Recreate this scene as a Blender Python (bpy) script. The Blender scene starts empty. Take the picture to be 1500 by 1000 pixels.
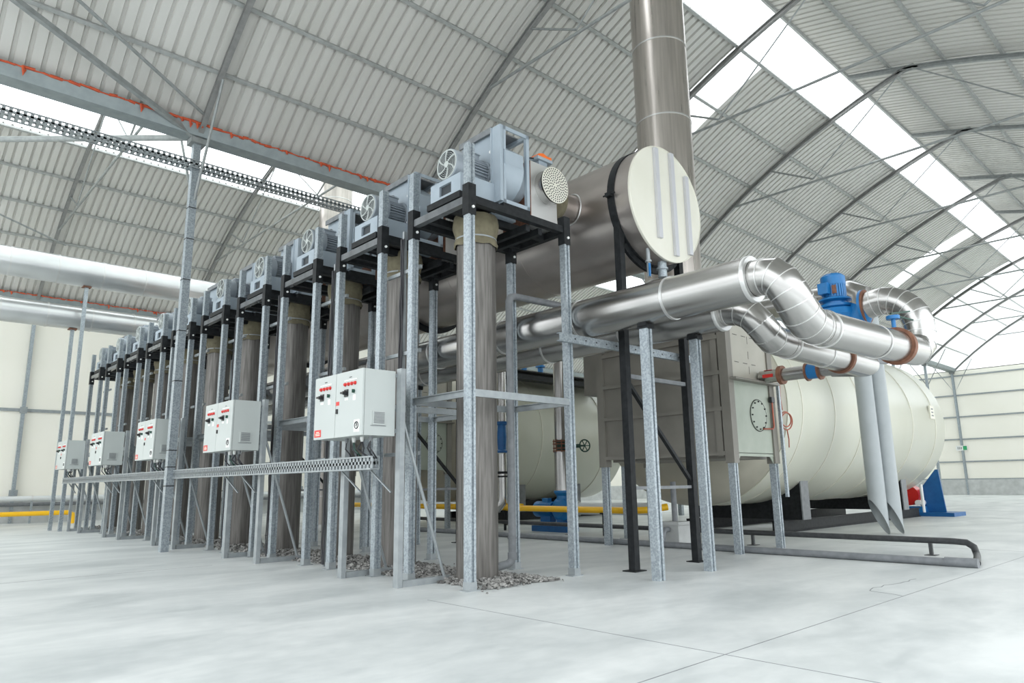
import bpy, math, random
import numpy as np
from mathutils import Vector as V, Matrix
random.seed(7)
COL = bpy.context.scene.collection
ORG = {}
PI = math.pi

# ------------------------------------------------------------------ materials
def mat(name, col, rough=.5, metal=0., var=None, vscale=6., col2=None, bump=0., bscale=40., stretch=None, kind='noise', detail=4, rvar=0.):
    m = bpy.data.materials.new(name); m.use_nodes = True
    nt = m.node_tree; b = nt.nodes['Principled BSDF']
    b.inputs['Base Color'].default_value = (*col, 1)
    b.inputs['Roughness'].default_value = rough
    b.inputs['Metallic'].default_value = metal
    if col2 or bump or rvar:
        tc = nt.nodes.new('ShaderNodeTexCoord'); mp = nt.nodes.new('ShaderNodeMapping')
        nt.links.new(tc.outputs['Object'], mp.inputs['Vector'])
        if stretch: mp.inputs['Scale'].default_value = stretch
        if kind == 'noise':
            n = nt.nodes.new('ShaderNodeTexNoise'); n.inputs['Scale'].default_value = vscale; n.inputs['Detail'].default_value = detail
            out = n.outputs['Fac']
        else:
            n = nt.nodes.new('ShaderNodeTexVoronoi'); n.inputs['Scale'].default_value = vscale
            sx = nt.nodes.new('ShaderNodeSeparateColor'); nt.links.new(n.outputs['Color'], sx.inputs[0]); out = sx.outputs[0]
        nt.links.new(mp.outputs[0], n.inputs['Vector'])
        if col2:
            r = nt.nodes.new('ShaderNodeValToRGB')
            r.color_ramp.elements[0].position = .3; r.color_ramp.elements[1].position = .7
            r.color_ramp.elements[0].color = (*col, 1); r.color_ramp.elements[1].color = (*col2, 1)
            nt.links.new(out, r.inputs[0]); nt.links.new(r.outputs[0], b.inputs['Base Color'])
        if rvar:
            mr = nt.nodes.new('ShaderNodeMapRange'); mr.inputs['To Min'].default_value = rough - rvar; mr.inputs['To Max'].default_value = rough + rvar
            nt.links.new(out, mr.inputs[0]); nt.links.new(mr.outputs[0], b.inputs['Roughness'])
        if bump:
            n2 = nt.nodes.new('ShaderNodeTexNoise'); n2.inputs['Scale'].default_value = bscale; n2.inputs['Detail'].default_value = 4
            nt.links.new(mp.outputs[0], n2.inputs['Vector'])
            bp = nt.nodes.new('ShaderNodeBump'); bp.inputs['Strength'].default_value = bump; bp.inputs['Distance'].default_value = .02
            nt.links.new(n2.outputs['Fac'], bp.inputs['Height']); nt.links.new(bp.outputs[0], b.inputs['Normal'])
    return m

M = {}
M['galv'] = mat('galvanised_steel', (.29,.325,.352), .42, .5, col2=(.395,.44,.468), vscale=45, kind='vor')
M['galv_pale'] = mat('pale_zinc_steel', (.29,.315,.325), .45, .4, col2=(.36,.385,.395), vscale=9)
M['roofsteel'] = mat('roof_steel', (.25,.265,.26), .5, .35, col2=(.33,.345,.34), vscale=8)
M['purlin'] = mat('purlin_steel', (.33,.34,.33), .5, .3, col2=(.42,.43,.42), vscale=8)
M['gutter'] = mat('gutter_steel', (.24,.275,.28), .5, .3, col2=(.30,.335,.34), vscale=5)
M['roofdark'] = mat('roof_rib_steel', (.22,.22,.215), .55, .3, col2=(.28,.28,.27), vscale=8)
M['sheet'] = mat('roof_sheet', (.55,.54,.505), .5, .15, col2=(.61,.60,.57), vscale=1.2, stretch=(1,.3,.3))
M['black'] = mat('black_paint', (.010,.011,.012), .5, 0, col2=(.022,.024,.026), vscale=12)
M['black'].node_tree.nodes['Principled BSDF'].inputs['Specular IOR Level'].default_value = .2
M['blackpipe'] = mat('black_pipe_paint', (.03,.032,.034), .45, col2=(.055,.058,.06), vscale=15)
M['greypipe'] = mat('grey_pipe', (.16,.17,.18), .45, col2=(.22,.23,.24), vscale=9)
M['fan'] = mat('grey_blue_enamel', (.33,.385,.435), .42, .05, col2=(.365,.42,.47), vscale=4)
M['motor'] = mat('motor_grey_enamel', (.28,.315,.35), .38, .1, col2=(.32,.355,.39), vscale=5)
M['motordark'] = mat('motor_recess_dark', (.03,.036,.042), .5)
M['alu'] = mat('aluminium_cladding', (.43,.42,.405), .25, .97, col2=(.49,.48,.465), vscale=1.2, detail=1)
M['aluseam'] = mat('aluminium_seam', (.66,.66,.65), .38, .8)
M['duct'] = mat('weathered_steel_duct', (.40,.36,.335), .32, .88, col2=(.52,.475,.45), vscale=2.2, stretch=(1,.5,1), rvar=.08, bump=.05, bscale=6)
M['chim'] = mat('stainless_chimney', (.46,.425,.39), .3, .92, col2=(.60,.55,.51), vscale=3, stretch=(6,6,.25), rvar=.07)
M['column'] = mat('stained_column_metal', (.095,.088,.08), .5, .4, col2=(.205,.192,.178), vscale=5, stretch=(6,6,.35), bump=.25, bscale=9)
M['fabric'] = mat('olive_fabric', (.135,.118,.075), .85, col2=(.20,.178,.115), vscale=9, bump=.5, bscale=14)
M['cap'] = mat('cream_end_plate', (.74,.72,.62), .42, .25, col2=(.80,.78,.69), vscale=1.5)
M['stiff'] = mat('stiffener_bar_grey', (.60,.60,.63), .4, .4)
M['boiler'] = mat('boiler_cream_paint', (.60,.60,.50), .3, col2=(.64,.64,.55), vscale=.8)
M['econ'] = mat('beige_grey_paint_shaded', (.185,.172,.148), .5, col2=(.235,.22,.19), vscale=1.6)  # box paint darkened for the shade around the boxes
M['econlit'] = mat('beige_grey_paint_lit', (.40,.38,.32), .45, col2=(.45,.43,.365), vscale=2)  # lighter copy of the box paint for its lit side
M['dome'] = mat('boiler_front_beige', (.36,.34,.275), .4, col2=(.42,.395,.325), vscale=1.5)  # darker beige than the boiler shell
M['beam'] = mat('black_beam_paint_sheen', (.085,.09,.095), .25, .1, col2=(.13,.138,.145), vscale=6)  # black beam paint raised to grey to carry its reflected sheen
M['econgreen'] = mat('pale_green_grey_paint', (.31,.345,.285), .45, col2=(.38,.415,.35), vscale=2)
M['blue'] = mat('pump_blue_paint', (.01,.15,.40), .36, col2=(.013,.19,.48), vscale=6)
M['bluedark'] = mat('dark_blue_paint', (.006,.09,.27), .4, col2=(.01,.12,.34), vscale=6)
M['rust'] = mat('rusty_flange', (.17,.075,.045), .6, .3, col2=(.28,.13,.08), vscale=14)
M['cab'] = mat('cabinet_light_grey', (.47,.50,.485), .42, col2=(.49,.52,.505), vscale=2)
M['white'] = mat('white_plastic', (.82,.82,.80), .4)
M['blackp'] = mat('black_plastic', (.012,.012,.014), .35)
M['red'] = mat('red_plastic', (.62,.025,.02), .3)
M['orange'] = mat('orange_plastic', (.85,.17,.02), .4)
M['orangefoam'] = mat('orange_sealant', (.62,.10,.025), .7, col2=(.40,.06,.03), vscale=9)
M['green'] = mat('exit_green', (.02,.32,.12), .4)
M['greendark'] = mat('green_valve_paint', (.012,.06,.04), .4)
M['yellow'] = mat('yellow_gas_paint', (.92,.50,.010), .35, col2=(.95,.55,.015), vscale=4)
M['wall'] = mat('cream_panel', (.86,.83,.74), .55, col2=(.88,.85,.77), vscale=.6)
M['conc'] = mat('kerb_concrete', (.42,.43,.42), .85, col2=(.55,.56,.55), vscale=2.5, bump=.3)
M['gravel'] = mat('grey_gravel', (.13,.125,.12), .9)
_nt = M['gravel'].node_tree; _g = _nt.nodes.new('ShaderNodeNewGeometry'); _r = _nt.nodes.new('ShaderNodeValToRGB')
_r.color_ramp.elements[0].color = (.07,.068,.065,1); _r.color_ramp.elements[1].color = (.40,.39,.37,1)
_nt.links.new(_g.outputs['Random Per Island'], _r.inputs[0]); _nt.links.new(_r.outputs[0], _nt.nodes['Principled BSDF'].inputs['Base Color'])
M['whitepipe'] = mat('white_pipe_cladding', (.66,.68,.68), .38, .1)
M['ductclad'] = mat('pale_aluminium_duct', (.60,.61,.61), .3, .8, col2=(.68,.69,.69), vscale=1.5, detail=1)
M['copper'] = mat('copper_red_line', (.36,.10,.06), .4, .3)
M['pvc'] = mat('grey_riser_paint', (.36,.39,.40), .35, col2=(.40,.43,.44), vscale=3)
M['brass'] = mat('brass', (.55,.38,.12), .35, .9)
M['cable'] = mat('cable_sheath', (.03,.03,.035), .5)

def translucent(name, col):
    m = bpy.data.materials.new(name); m.use_nodes = True; nt = m.node_tree
    for n in list(nt.nodes): nt.nodes.remove(n)
    o = nt.nodes.new('ShaderNodeOutputMaterial'); t = nt.nodes.new('ShaderNodeBsdfTranslucent'); d = nt.nodes.new('ShaderNodeBsdfDiffuse')
    no = nt.nodes.new('ShaderNodeTexNoise'); no.inputs['Scale'].default_value = 1.5
    r = nt.nodes.new('ShaderNodeValToRGB'); r.color_ramp.elements[0].color = (*[c*.95 for c in col],1); r.color_ramp.elements[1].color = (*col,1)
    nt.links.new(no.outputs[0], r.inputs[0]); nt.links.new(r.outputs[0], t.inputs[0])
    d.inputs[0].default_value = (*col,1)
    mx = nt.nodes.new('ShaderNodeMixShader'); mx.inputs[0].default_value = .12
    nt.links.new(t.outputs[0], mx.inputs[1]); nt.links.new(d.outputs[0], mx.inputs[2]); nt.links.new(mx.outputs[0], o.inputs[0])
    return m
M['skylight'] = translucent('translucent_skylight', (.97,.98,.98))
M['sheetclear'] = translucent('translucent_fill_sheet', (.62,.64,.62))  # for roof sheets made translucent to add light indoors

def floor_mat():
    m = bpy.data.materials.new('polished_concrete'); m.use_nodes = True; nt = m.node_tree; b = nt.nodes['Principled BSDF']
    tc = nt.nodes.new('ShaderNodeTexCoord')
    def noise(s, d, st=None, dist=0.):
        n = nt.nodes.new('ShaderNodeTexNoise'); n.inputs['Scale'].default_value = s; n.inputs['Detail'].default_value = d; n.inputs['Distortion'].default_value = dist
        mp = nt.nodes.new('ShaderNodeMapping')
        if st: mp.inputs['Scale'].default_value = st; mp.inputs['Rotation'].default_value = (0,0,.7)
        nt.links.new(tc.outputs['Object'], mp.inputs[0]); nt.links.new(mp.outputs[0], n.inputs['Vector']); return n.outputs['Fac']
    a = noise(.5, 6, (1,2.2,1), .6); c = noise(5, 8, (1,1.6,1), .4)
    mm = nt.nodes.new('ShaderNodeMath'); mm.operation = 'MULTIPLY_ADD'; mm.inputs[1].default_value = .35
    nt.links.new(c, mm.inputs[0]); nt.links.new(a, mm.inputs[2])
    r = nt.nodes.new('ShaderNodeValToRGB'); r.color_ramp.elements[0].position = .42; r.color_ramp.elements[1].position = .85
    r.color_ramp.elements[0].color = (.42,.445,.445,1); r.color_ramp.elements[1].color = (.66,.675,.665,1)
    nt.links.new(mm.outputs[0], r.inputs[0]); nt.links.new(r.outputs[0], b.inputs['Base Color'])
    mr = nt.nodes.new('ShaderNodeMapRange'); mr.inputs['To Min'].default_value = .32; mr.inputs['To Max'].default_value = .6
    nt.links.new(c, mr.inputs[0]); nt.links.new(mr.outputs[0], b.inputs['Roughness'])
    return m
M['floor'] = floor_mat()

# ------------------------------------------------------------------ mesh builder
def frame(d, up=(0,0,1)):
    d = V(d).normalized(); up = V(up)
    if abs(d.dot(up)) > .99: up = V((1,0,0)) if abs(d.x) < .9 else V((0,1,0))
    u = up.cross(d).normalized(); w = d.cross(u)
    return u, w, d          # side, up, along
class MB:
    def __init__(s): s.v = []; s.f = []; s.mi = []; s.cur = 0
    def add(s, vs, fs):
        o = len(s.v); s.v += [tuple(q) for q in vs]; s.f += [tuple(i+o for i in f) for f in fs]; s.mi += [s.cur]*len(fs); return s
    def mtl(s, i): s.cur = i; return s
    def box(s, x0,x1,y0,y1,z0,z1):
        vs = [(x,y,z) for z in (z0,z1) for y in (y0,y1) for x in (x0,x1)]
        return s.add(vs, [(0,2,3,1),(4,5,7,6),(0,1,5,4),(2,6,7,3),(0,4,6,2),(1,3,7,5)])
    def cbox(s, c, d): return s.box(c[0]-d[0]/2,c[0]+d[0]/2,c[1]-d[1]/2,c[1]+d[1]/2,c[2]-d[2]/2,c[2]+d[2]/2)
    def prism(s, poly, p0, p1, up=(0,0,1)):
        p0 = V(p0); p1 = V(p1); u,w,d = frame(p1-p0, up); n = len(poly)
        vs = [p0+u*a+w*b for a,b in poly] + [p1+u*a+w*b for a,b in poly]
        fs = [(i,(i+1)%n,n+(i+1)%n,n+i) for i in range(n)] + [tuple(range(n-1,-1,-1)), tuple(range(n,2*n))]
        return s.add(vs, fs)
    def bar(s, p0, p1, w, h=None, up=(0,0,1)):
        h = h or w
        return s.prism([(-w/2,-h/2),(w/2,-h/2),(w/2,h/2),(-w/2,h/2)], p0, p1, up)
    def tube(s, p0, p1, r, n=14, r2=None): return s.lathe([(0,0),(r,0),(r if r2 is None else r2, (V(p1)-V(p0)).length),(0,(V(p1)-V(p0)).length)], p0, V(p1)-V(p0), n)
    def lathe(s, prof, org, axis, n=24, a0=0., a1=2*PI):
        org = V(org); u,w,d = frame(axis); full = abs(a1-a0-2*PI) < 1e-6; k = n if full else n+1
        vs = []; rows = []
        for r,h in prof:
            if r < 1e-6: rows.append([len(vs)]); vs.append(org+d*h)
            else:
                rows.append(list(range(len(vs), len(vs)+k)))
                vs += [org+d*h+(u*math.cos(a0+(a1-a0)*i/n)+w*math.sin(a0+(a1-a0)*i/n))*r for i in range(k)]
        fs = []
        for A,B in zip(rows, rows[1:]):
            for i in range(n):
                j = (i+1) % k
                if len(A) == 1 and len(B) == 1: continue
                if len(A) == 1: fs.append((A[0],B[j],B[i]))
                elif len(B) == 1: fs.append((A[i],A[j],B[0]))
                else: fs.append((A[i],A[j],B[j],B[i]))
        return s.add(vs, fs)
    def sweep(s, pts, r, n=16, caps=True):
        pts = [V(p) for p in pts]; N = len(pts); rs = r if isinstance(r,(list,tuple)) else [r]*N
        d0 = (pts[1]-pts[0]).normalized(); u,w,_ = frame(d0); vs = []
        prev = d0
        for i,p in enumerate(pts):
            di = (pts[i]-pts[i-1]).normalized() if i else d0
            do = (pts[i+1]-pts[i]).normalized() if i < N-1 else di
            # rotate frame to incoming direction
            q = prev.rotation_difference(di); u = q @ u; w = q @ w; prev = di
            nrm = (di+do); nrm = nrm.normalized() if nrm.length > 1e-6 else di
            for k in range(n):
                a = 2*PI*k/n; o = (u*math.cos(a)+w*math.sin(a))*rs[i]
                t = -o.dot(nrm)/max(di.dot(nrm), .2)
                vs.append(p+o+di*t)
        fs = [(i*n+k, i*n+(k+1)%n, (i+1)*n+(k+1)%n, (i+1)*n+k) for i in range(N-1) for k in range(n)]
        if caps: fs += [tuple(range(n-1,-1,-1)), tuple(range((N-1)*n, N*n))]
        return s.add(vs, fs)
    def ring(s, c, axis, R, h, t, n=32):      # hollow band: outer radius R+t, inner R, length h centred on c
        d = V(axis).normalized()
        return s.lathe([(R,-h/2),(R+t,-h/2),(R+t,h/2),(R,h/2),(R,-h/2)], c, d, n)
    def torus(s, c, axis, R, r, n=24, m=8):
        return s.lathe([(R+r*math.cos(2*PI*i/m), r*math.sin(2*PI*i/m)) for i in range(m+1)], c, axis, n)
    def build(s, name, m, parent=None, angle=35):
        me = bpy.data.meshes.new(name)
        o0 = V((0,0,0))
        p = parent
        if parent is not None: o0 = ORG[parent.name]
        me.from_pydata([tuple(V(q)-o0) for q in s.v], [], s.f)
        ms = m if isinstance(m,(list,tuple)) else [m]
        for k in ms: me.materials.append(M[k])
        if len(ms) > 1: me.polygons.foreach_set('material_index', s.mi)
        me.validate()
        import bmesh
        bm = bmesh.new(); bm.from_mesh(me); bmesh.ops.recalc_face_normals(bm, faces=bm.faces); bm.to_mesh(me); bm.free()
        me.shade_smooth(); me.set_sharp_from_angle(angle=math.radians(angle))
        o = bpy.data.objects.new(name, me); COL.objects.link(o)
        if parent is not None: o.parent = parent; ORG[o.name] = o0
        else: ORG[o.name] = V((0,0,0))
        return o
def tag(o, label, cat, group=None, kind=None):
    o['label'] = label; o['category'] = cat
    if group: o['group'] = group
    if kind: o['kind'] = kind
    return o
def thing(name, label, cat, loc=(0,0,0), group=None):
    o = bpy.data.objects.new(name, None); COL.objects.link(o); o.location = loc; o.empty_display_size = .2
    ORG[o.name] = V(loc); return tag(o, label, cat, group)
def struct(mb, name, m, angle=35):
    o = mb.build(name, m, None, angle); o['kind'] = 'structure'; return o
def dup(root, loc, label):
    r = root.copy(); COL.objects.link(r); r.location = loc; r['label'] = label
    for ch in root.children:
        c = ch.copy(); COL.objects.link(c); c.parent = r
        for g in ch.children:
            d = g.copy(); COL.objects.link(d); d.parent = c
    return r
def arc(c, a, b, R, t0, t1, n):       # points c + R(a cos t + b sin t)
    c = V(c); a = V(a); b = V(b)
    return [c+(a*math.cos(t0+(t1-t0)*i/n)+b*math.sin(t0+(t1-t0)*i/n))*R for i in range(n+1)]
ORD = ['nearest','second','third','fourth','fifth','sixth','seventh','eighth','ninth','tenth and farthest']

# ------------------------------------------------------------------ camera
F, YAW, PITCH, ROLL = 1024.8, .8201284, .200944, -.0145281
fwd = V((math.cos(YAW)*math.cos(PITCH), math.sin(YAW)*math.cos(PITCH), math.sin(PITCH)))
rt = V((math.sin(YAW), -math.cos(YAW), 0)); up = rt.cross(fwd)
r2 = rt*math.cos(ROLL)+up*math.sin(ROLL); u2 = -rt*math.sin(ROLL)+up*math.cos(ROLL)
cd = bpy.data.cameras.new('camera'); cam = bpy.data.objects.new('camera', cd); COL.objects.link(cam)
cd.sensor_fit = 'HORIZONTAL'; cd.sensor_width = 36; cd.lens = 36*F/1500; cd.clip_end = 300
cam.matrix_world = Matrix(((r2.x,u2.x,-fwd.x,0),(r2.y,u2.y,-fwd.y,0),(r2.z,u2.z,-fwd.z,1.2),(0,0,0,1)))
bpy.context.scene.camera = cam

# ------------------------------------------------------------------ building shell
XS = [-1.25+5.9*k for k in range(11)]          # truss positions along the hall
XEND = 57.75
CY = [5.9, 24.2]                                # ridge lines of the two arched bays
_u = np.array([-1.85,-.5,0,1.0,2.47,4.05,5.45,6.8,8.01,9.16]); _z = np.array([14.2,13.88,13.7,13.4,12.87,12.2,11.5,10.62,9.68,8.75])
_p = np.polyfit(_u, _z, 4)
def zr(u): return float(np.polyval(_p, u))

fl = MB()
fl.add([(-30,-30,0),(XEND+1,-30,0),(XEND+1,34,0),(-30,34,0)], [(0,1,2,3)])
struct(fl, 'floor', 'floor')
jt = MB()                                       # saw-cut joints of the slab and one crack
def strip(pts, w):
    for (x0,y0),(x1,y1) in zip(pts, pts[1:]): jt.bar((x0,y0,.0008),(x1,y1,.0008), w, .001)
def wob(x0,y0,x1,y1,n,a):
    return [(x0+(x1-x0)*i/n+random.uniform(-a,a), y0+(y1-y0)*i/n+random.uniform(-a,a)) for i in range(n+1)]
strip([(-20,2.86),(40,2.86)], .008); strip([(4.68,-20),(4.68,6.4)], .008); strip([(14.2,-20),(14.2,6.0)], .008)
strip([(-20,11.8),(4.4,11.8)], .01); strip([(-3.5,-20),(-3.5,33)], .01)
strip(wob(8.2,2.89,8.35,3.25,4,.02)+wob(8.45,3.3,9.67,3.2,9,.03), .012)

struct(jt, 'trim_1', 'greypipe')

def sheet(yc, sgn, u0, u1, x0, x1, rows):
    m = MB(); us = [u0+(u1-u0)*i/rows for i in range(rows+1)]
    pat = [(0,0),(.165,0),(.182,.07),(.233,.07)]
    xs = []; x = x0
    while x < x1-1e-6:
        xs += [(min(x+a,x1),b) for a,b in pat]; x += .25
    xs.append((x1,0)); n = len(xs)
    vs = [(xx, yc+sgn*u, zr(u)+.13+dz) for u in us for xx,dz in xs]
    fs = [(r*n+i, r*n+i+1, (r+1)*n+i+1, (r+1)*n+i) for r in range(rows) for i in range(n-1)]
    return m.add(vs, fs)
def merge(*ms):
    o = MB()
    for m in ms: o.add(m.v, m.f)
    return o
X0 = -7.25
struct(merge(sheet(CY[0],1,2.47,9.2,X0,16.5,13), sheet(CY[0],1,6.1,9.2,16.5,18.0,5), sheet(CY[0],1,2.47,9.2,18.0,38.0,13), sheet(CY[0],1,6.3,9.2,38.0,39.25,5), sheet(CY[0],1,2.47,9.2,39.25,45.9,13)), 'ceiling', 'sheet', 30)
struct(sheet(CY[0],-1,-1.85,9.2,X0,45.9,18), 'ceiling_2', 'sheet', 30)
struct(sheet(CY[0],1,2.47,9.2,45.9,XEND,13), 'ceiling_light_fill_1', 'sheetclear', 30); struct(sheet(CY[0],-1,-1.85,9.2,45.9,XEND,18), 'ceiling_light_fill_2', 'sheetclear', 30)  # last bays made translucent to brighten the far end
struct(sheet(CY[1],1,2.47,9.2,X0,XEND,13), 'ceiling_3', 'sheet', 30)
struct(merge(sheet(CY[1],-1,-1.85,9.2,X0,11.0,18), sheet(CY[1],-1,-1.85,1.45,11.0,12.5,5), sheet(CY[1],-1,2.95,9.2,11.0,12.5,10), sheet(CY[1],-1,-1.85,9.2,12.5,XEND,18)), 'ceiling_light_fill_3', 'sheetclear', 30)  # unseen roof slope made translucent to brighten the left wall
struct(sheet(CY[0],1,2.47,6.1,16.5,18.0,6), 'window_1', 'skylight', 30)
struct(sheet(CY[0],1,2.47,6.3,38.0,39.25,6), 'window_2', 'skylight', 30)
# translucent gable above the end wall
g = MB()
for yc in CY:
    for sg in (1,-1):
        us = [9.16*i/14 for i in range(15)]
        vs = [(XEND, yc+sg*u, 8.75) for u in us]+[(XEND, yc+sg*u, zr(u)+.1) for u in us]
        g.add(vs, [(i,i+1,16+i,15+i) for i in range(14)])
struct(g, 'window_3', 'skylight')
ti = 2
for yc in CY:
    for sg in (1,-1):
        for u in ([2.47,4.05,5.45,6.8,8.01] if sg == 1 else [-1.8,-.5,1.0,2.42,3.85,5.25,6.6,7.9]):
            z = zr(u)+.085; s = (zr(u+.05)-zr(u-.05))/.1
            m = MB(); y = yc+sg*u
            m.prism([(-.04,-.045),(.04,-.045),(.04,-.03),(-.025,-.03),(-.025,.03),(.04,.03),(.04,.045),(-.04,.045)], (X0,y,z), (XEND,y,z), (0,sg*(-s),1))
            struct(m, 'trim_%d' % ti, 'purlin'); ti += 1

# end wall
w = MB()
w.box(XEND, XEND+.15, -12, 33.6, 1.05, 8.8)
struct(w, 'wall_end', 'wall')
w = MB(); w.box(XEND-.12, XEND+.2, -12, 33.6, 0, 1.05)
struct(w, 'baseboard_end', 'conc')
w = MB()
for z in (1.08,2.3,3.87,5.45,7.0,8.4): w.box(XEND-.07, XEND, -12, 33.6, z-.05, z+.05)
struct(w, 'trim_%d' % ti, 'galv_pale'); ti += 1
# left wall
w = MB(); w.box(-14, XEND, 33.45, 33.6, .95, 9.3)
struct(w, 'wall_left', 'wall')
w = MB(); w.box(-14, XEND, 33.25, 33.6, 0, .95)
struct(w, 'baseboard_left', 'conc')
w = MB(); w.box(-14, XEND, 33.39, 33.45, 4.28, 4.40)
struct(w, 'trim_%d' % ti, 'galv_pale'); ti += 1

# gutters with the ragged orange sealant
def gutter(y, label, seal):
    t = thing('roof_gutter', label, 'gutter', (4.65,y,8.72))
    m = MB(); m.prism([(-.2,0),(.2,0),(.3,.22),(.27,.22),(.18,.02),(-.18,.02),(-.27,.22),(-.3,.22)], (X0,y,8.72), (XEND,y,8.72))
    m.build('channel', 'gutter', t)
    if seal:
        m = MB(); x = -2.
        while x < 12.5:
            x2 = x+random.uniform(.08,.2)
            m.sweep([(x,y-.31,8.95+random.uniform(-.02,.02)),(x2+.02,y-.31,8.95+random.uniform(-.02,.02))], random.choice([.014,.02,.03]), 6)
            if random.random() < .22:
                m.sweep([(x,y-.32,8.96),(x+.02,y-.33,8.9-random.uniform(0,.07)),(x+.05,y-.32,8.9)], [.03,.025,.012], 6)
            x = x2
        m.build('sealant_bead', 'orangefoam', t)
gutter(15.05, 'long steel valley gutter with ragged orange sealant above the row of fans', True)
gutter(33.35, 'eaves gutter with orange sealant along the top of the left cream wall', True)
gutter(-3.25, 'valley gutter on the right side of the near arched roof', False)

# trusses: one object each
def truss(x, yc, label, group):
    t = thing('roof_truss', label, 'truss', (x,yc,8.75), group)
    for sg in (1,-1):
        m = MB(); n = 12; us = [(0 if sg == 1 else -1.7)+(9.1-(0 if sg == 1 else -1.7))*i/n for i in range(n+1)]
        for a,b in zip(us, us[1:]):
            pa = V((x,yc+sg*a,zr(a)-.02)); pb = V((x,yc+sg*b,zr(b)-.02))
            m.bar(pa, pb, .11, .03); m.bar(pa+V((0,0,-.12)), pb+V((0,0,-.12)), .11, .03)
            m.bar(pa+V((0,0,-.12)), pb, .03, .03); m.bar(pa+V((0,0,-.06)), pb+V((0,0,-.06)), .02, .12)
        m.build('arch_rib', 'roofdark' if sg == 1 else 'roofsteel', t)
        nd = V((x, yc+sg*3.17, 11.05))
        m = MB(); m.tube((x,yc+sg*4.6,zr(4.6)-.1), nd, .03, 8); m.build('strut', 'roofsteel', t)
        m = MB(); m.tube((x,yc+sg*.15,zr(.1)-.1), nd, .022, 8); m.build('hanger_rod', 'roofsteel', t)
    m = MB(); m.tube((x,yc+6.1,zr(6.1)-.12), (x,yc-6.1,zr(6.1)-.12), .038, 10); m.build('tie_rod', 'roofsteel', t)
    m = MB(); m.prism([(-.35,-.1),(.35,-.1),(.2,.1),(-.2,.1)], (x-.01,yc,zr(0)-.1), (x+.01,yc,zr(0)-.1)); m.build('ridge_plate', 'roofsteel', t)
ordn = ['first','second','third','fourth','fifth','sixth','seventh','eighth','ninth','tenth','eleventh']
for k,x in enumerate(XS):
    if k == 0: l = 'steel arch truss outside the left of the frame holding the two diagonal braces'
    elif k == 1: l = 'steel arch truss that springs from the banded column at upper left'
    else: l = 'main hall arch truss, %s one beyond the banded column' % ordn[k-2]
    truss(x, CY[0], l, 'arch trusses of the main hall')
for k,x in enumerate(XS[:5]):
    truss(x, CY[1], 'pale arch truss of the side hall on the left, %s one from the camera' % ordn[k], 'arch trusses of the side hall')

# columns under the valley gutter
def column(x, y, label, bands, h=8.72, sides=(1,-1)):
    t = thing('steel_column', label, 'column', (x,y,0), 'valley columns')
    m = MB(); m.prism([(-.075,-.075),(.075,-.075),(.075,.075),(-.075,.075)], (x,y,0), (x,y,h)); m.build('shaft', 'galv', t)
    m = MB(); m.box(x-.16,x+.16,y-.16,y+.16,h-.14,h-.02); m.build('head_plate', 'roofsteel', t)
    for sg in sides:
        m = MB(); m.tube((x+.03,y+sg*.06,7.3), (x,y+sg*1.35,9.55), .03, 8); m.build('strut', 'roofsteel', t)
    if bands:
        for z in (.95+i*.0 for i in ()): pass
        for z in (1.25,1.62,1.95,3.35,4.4,5.5,6.4,7.1):
            m = MB(); m.box(x-.08,x+.08,y-.08,y+.08,z,z+.018); m.build('band', 'blackp', t)
for k,x in enumerate(XS[1:]):
    column(x, 15.05, 'tall square steel column with black bands standing before the fan row' if k == 0 else 'square steel column under the valley gutter, %s one beyond the banded column' % ordn[k-1], k == 0)
for k,x in enumerate(XS[1:5]):
    t = thing('wall_column', 'galvanised wall column with clips on the left cream wall, %s one from the left' % ordn[k], 'column', (x,33.3,0), 'left wall columns')
    m = MB(); m.prism([(-.08,-.06),(.08,-.06),(.08,.06),(-.08,.06)], (x,33.3,0), (x,33.3,8.7)); m.build('shaft', 'galv', t)
    m = MB(); m.box(x-.14,x+.14,33.22,33.25,1.0,1.25); m.box(x-.12,x+.12,33.2,33.25,4.2,4.45); m.build('clip', 'galv_pale', t)
def brace(p, q, r, label, r2=None):
    m = MB()
    if r2: m.bar(p, q, r, r2)
    else: m.tube(p, q, r, 10)
    tag(m.build('diagonal_brace', 'roofsteel'), label, 'brace', 'roof braces')
brace((4.60,14.98,8.72),(-1.25,12.7,10.05),.10,'thick steel diagonal brace rising from the banded column top to the upper left',.10)
brace((4.62,14.6,9.12),(-1.25,12.0,10.75),.035,'thin tubular brace just above the thick one at upper left')
brace((4.60,15.25,8.83),(-1.25,24.7,10.45),.07,'horizontal tube brace running left from the banded column head')
brace((-1.25,26.0,10.9),(4.65,28.6,9.9),.03,'slim tube brace crossing the side hall roof at far left')

# perforated cable tray high on the gutter columns
def tray(name, label, p0, p1, w, h, n, group=None, brk=()):
    t = thing(name, label, 'cable tray', p0, group); p0 = V(p0); p1 = V(p1); d = (p1-p0).normalized(); s = V((d.y,-d.x,0))*-1
    m = MB(); L = (p1-p0).length
    for zz in (0, h): m.bar(p0+V((0,0,zz)), p1+V((0,0,zz)), .03, .02)
    for zz in (0, h): m.bar(p0+s*w+V((0,0,zz)), p1+s*w+V((0,0,zz)), .03, .02)
    k = int(L/n)
    for i in range(k+1):
        q = p0+d*(L*i/k)
        m.bar(q, q+V((0,0,h)), .008, .5*n, d); m.bar(q+s*w, q+s*w+V((0,0,h)), .008, .5*n, d)
        m.bar(q, q+s*w, .5*n, .008)
    for q in (V((0,0,0)), s*w): m.bar(p0+q+V((0,0,h*.5)), p1+q+V((0,0,h*.5)), .008, .25*h)
    m.build('perforated_channel', 'galv_pale', t)
    for i,(a,b) in enumerate(brk):
        m = MB(); m.bar(a, b, .035, .012); m.build('bracket', 'galv_pale', t)
    return t
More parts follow.
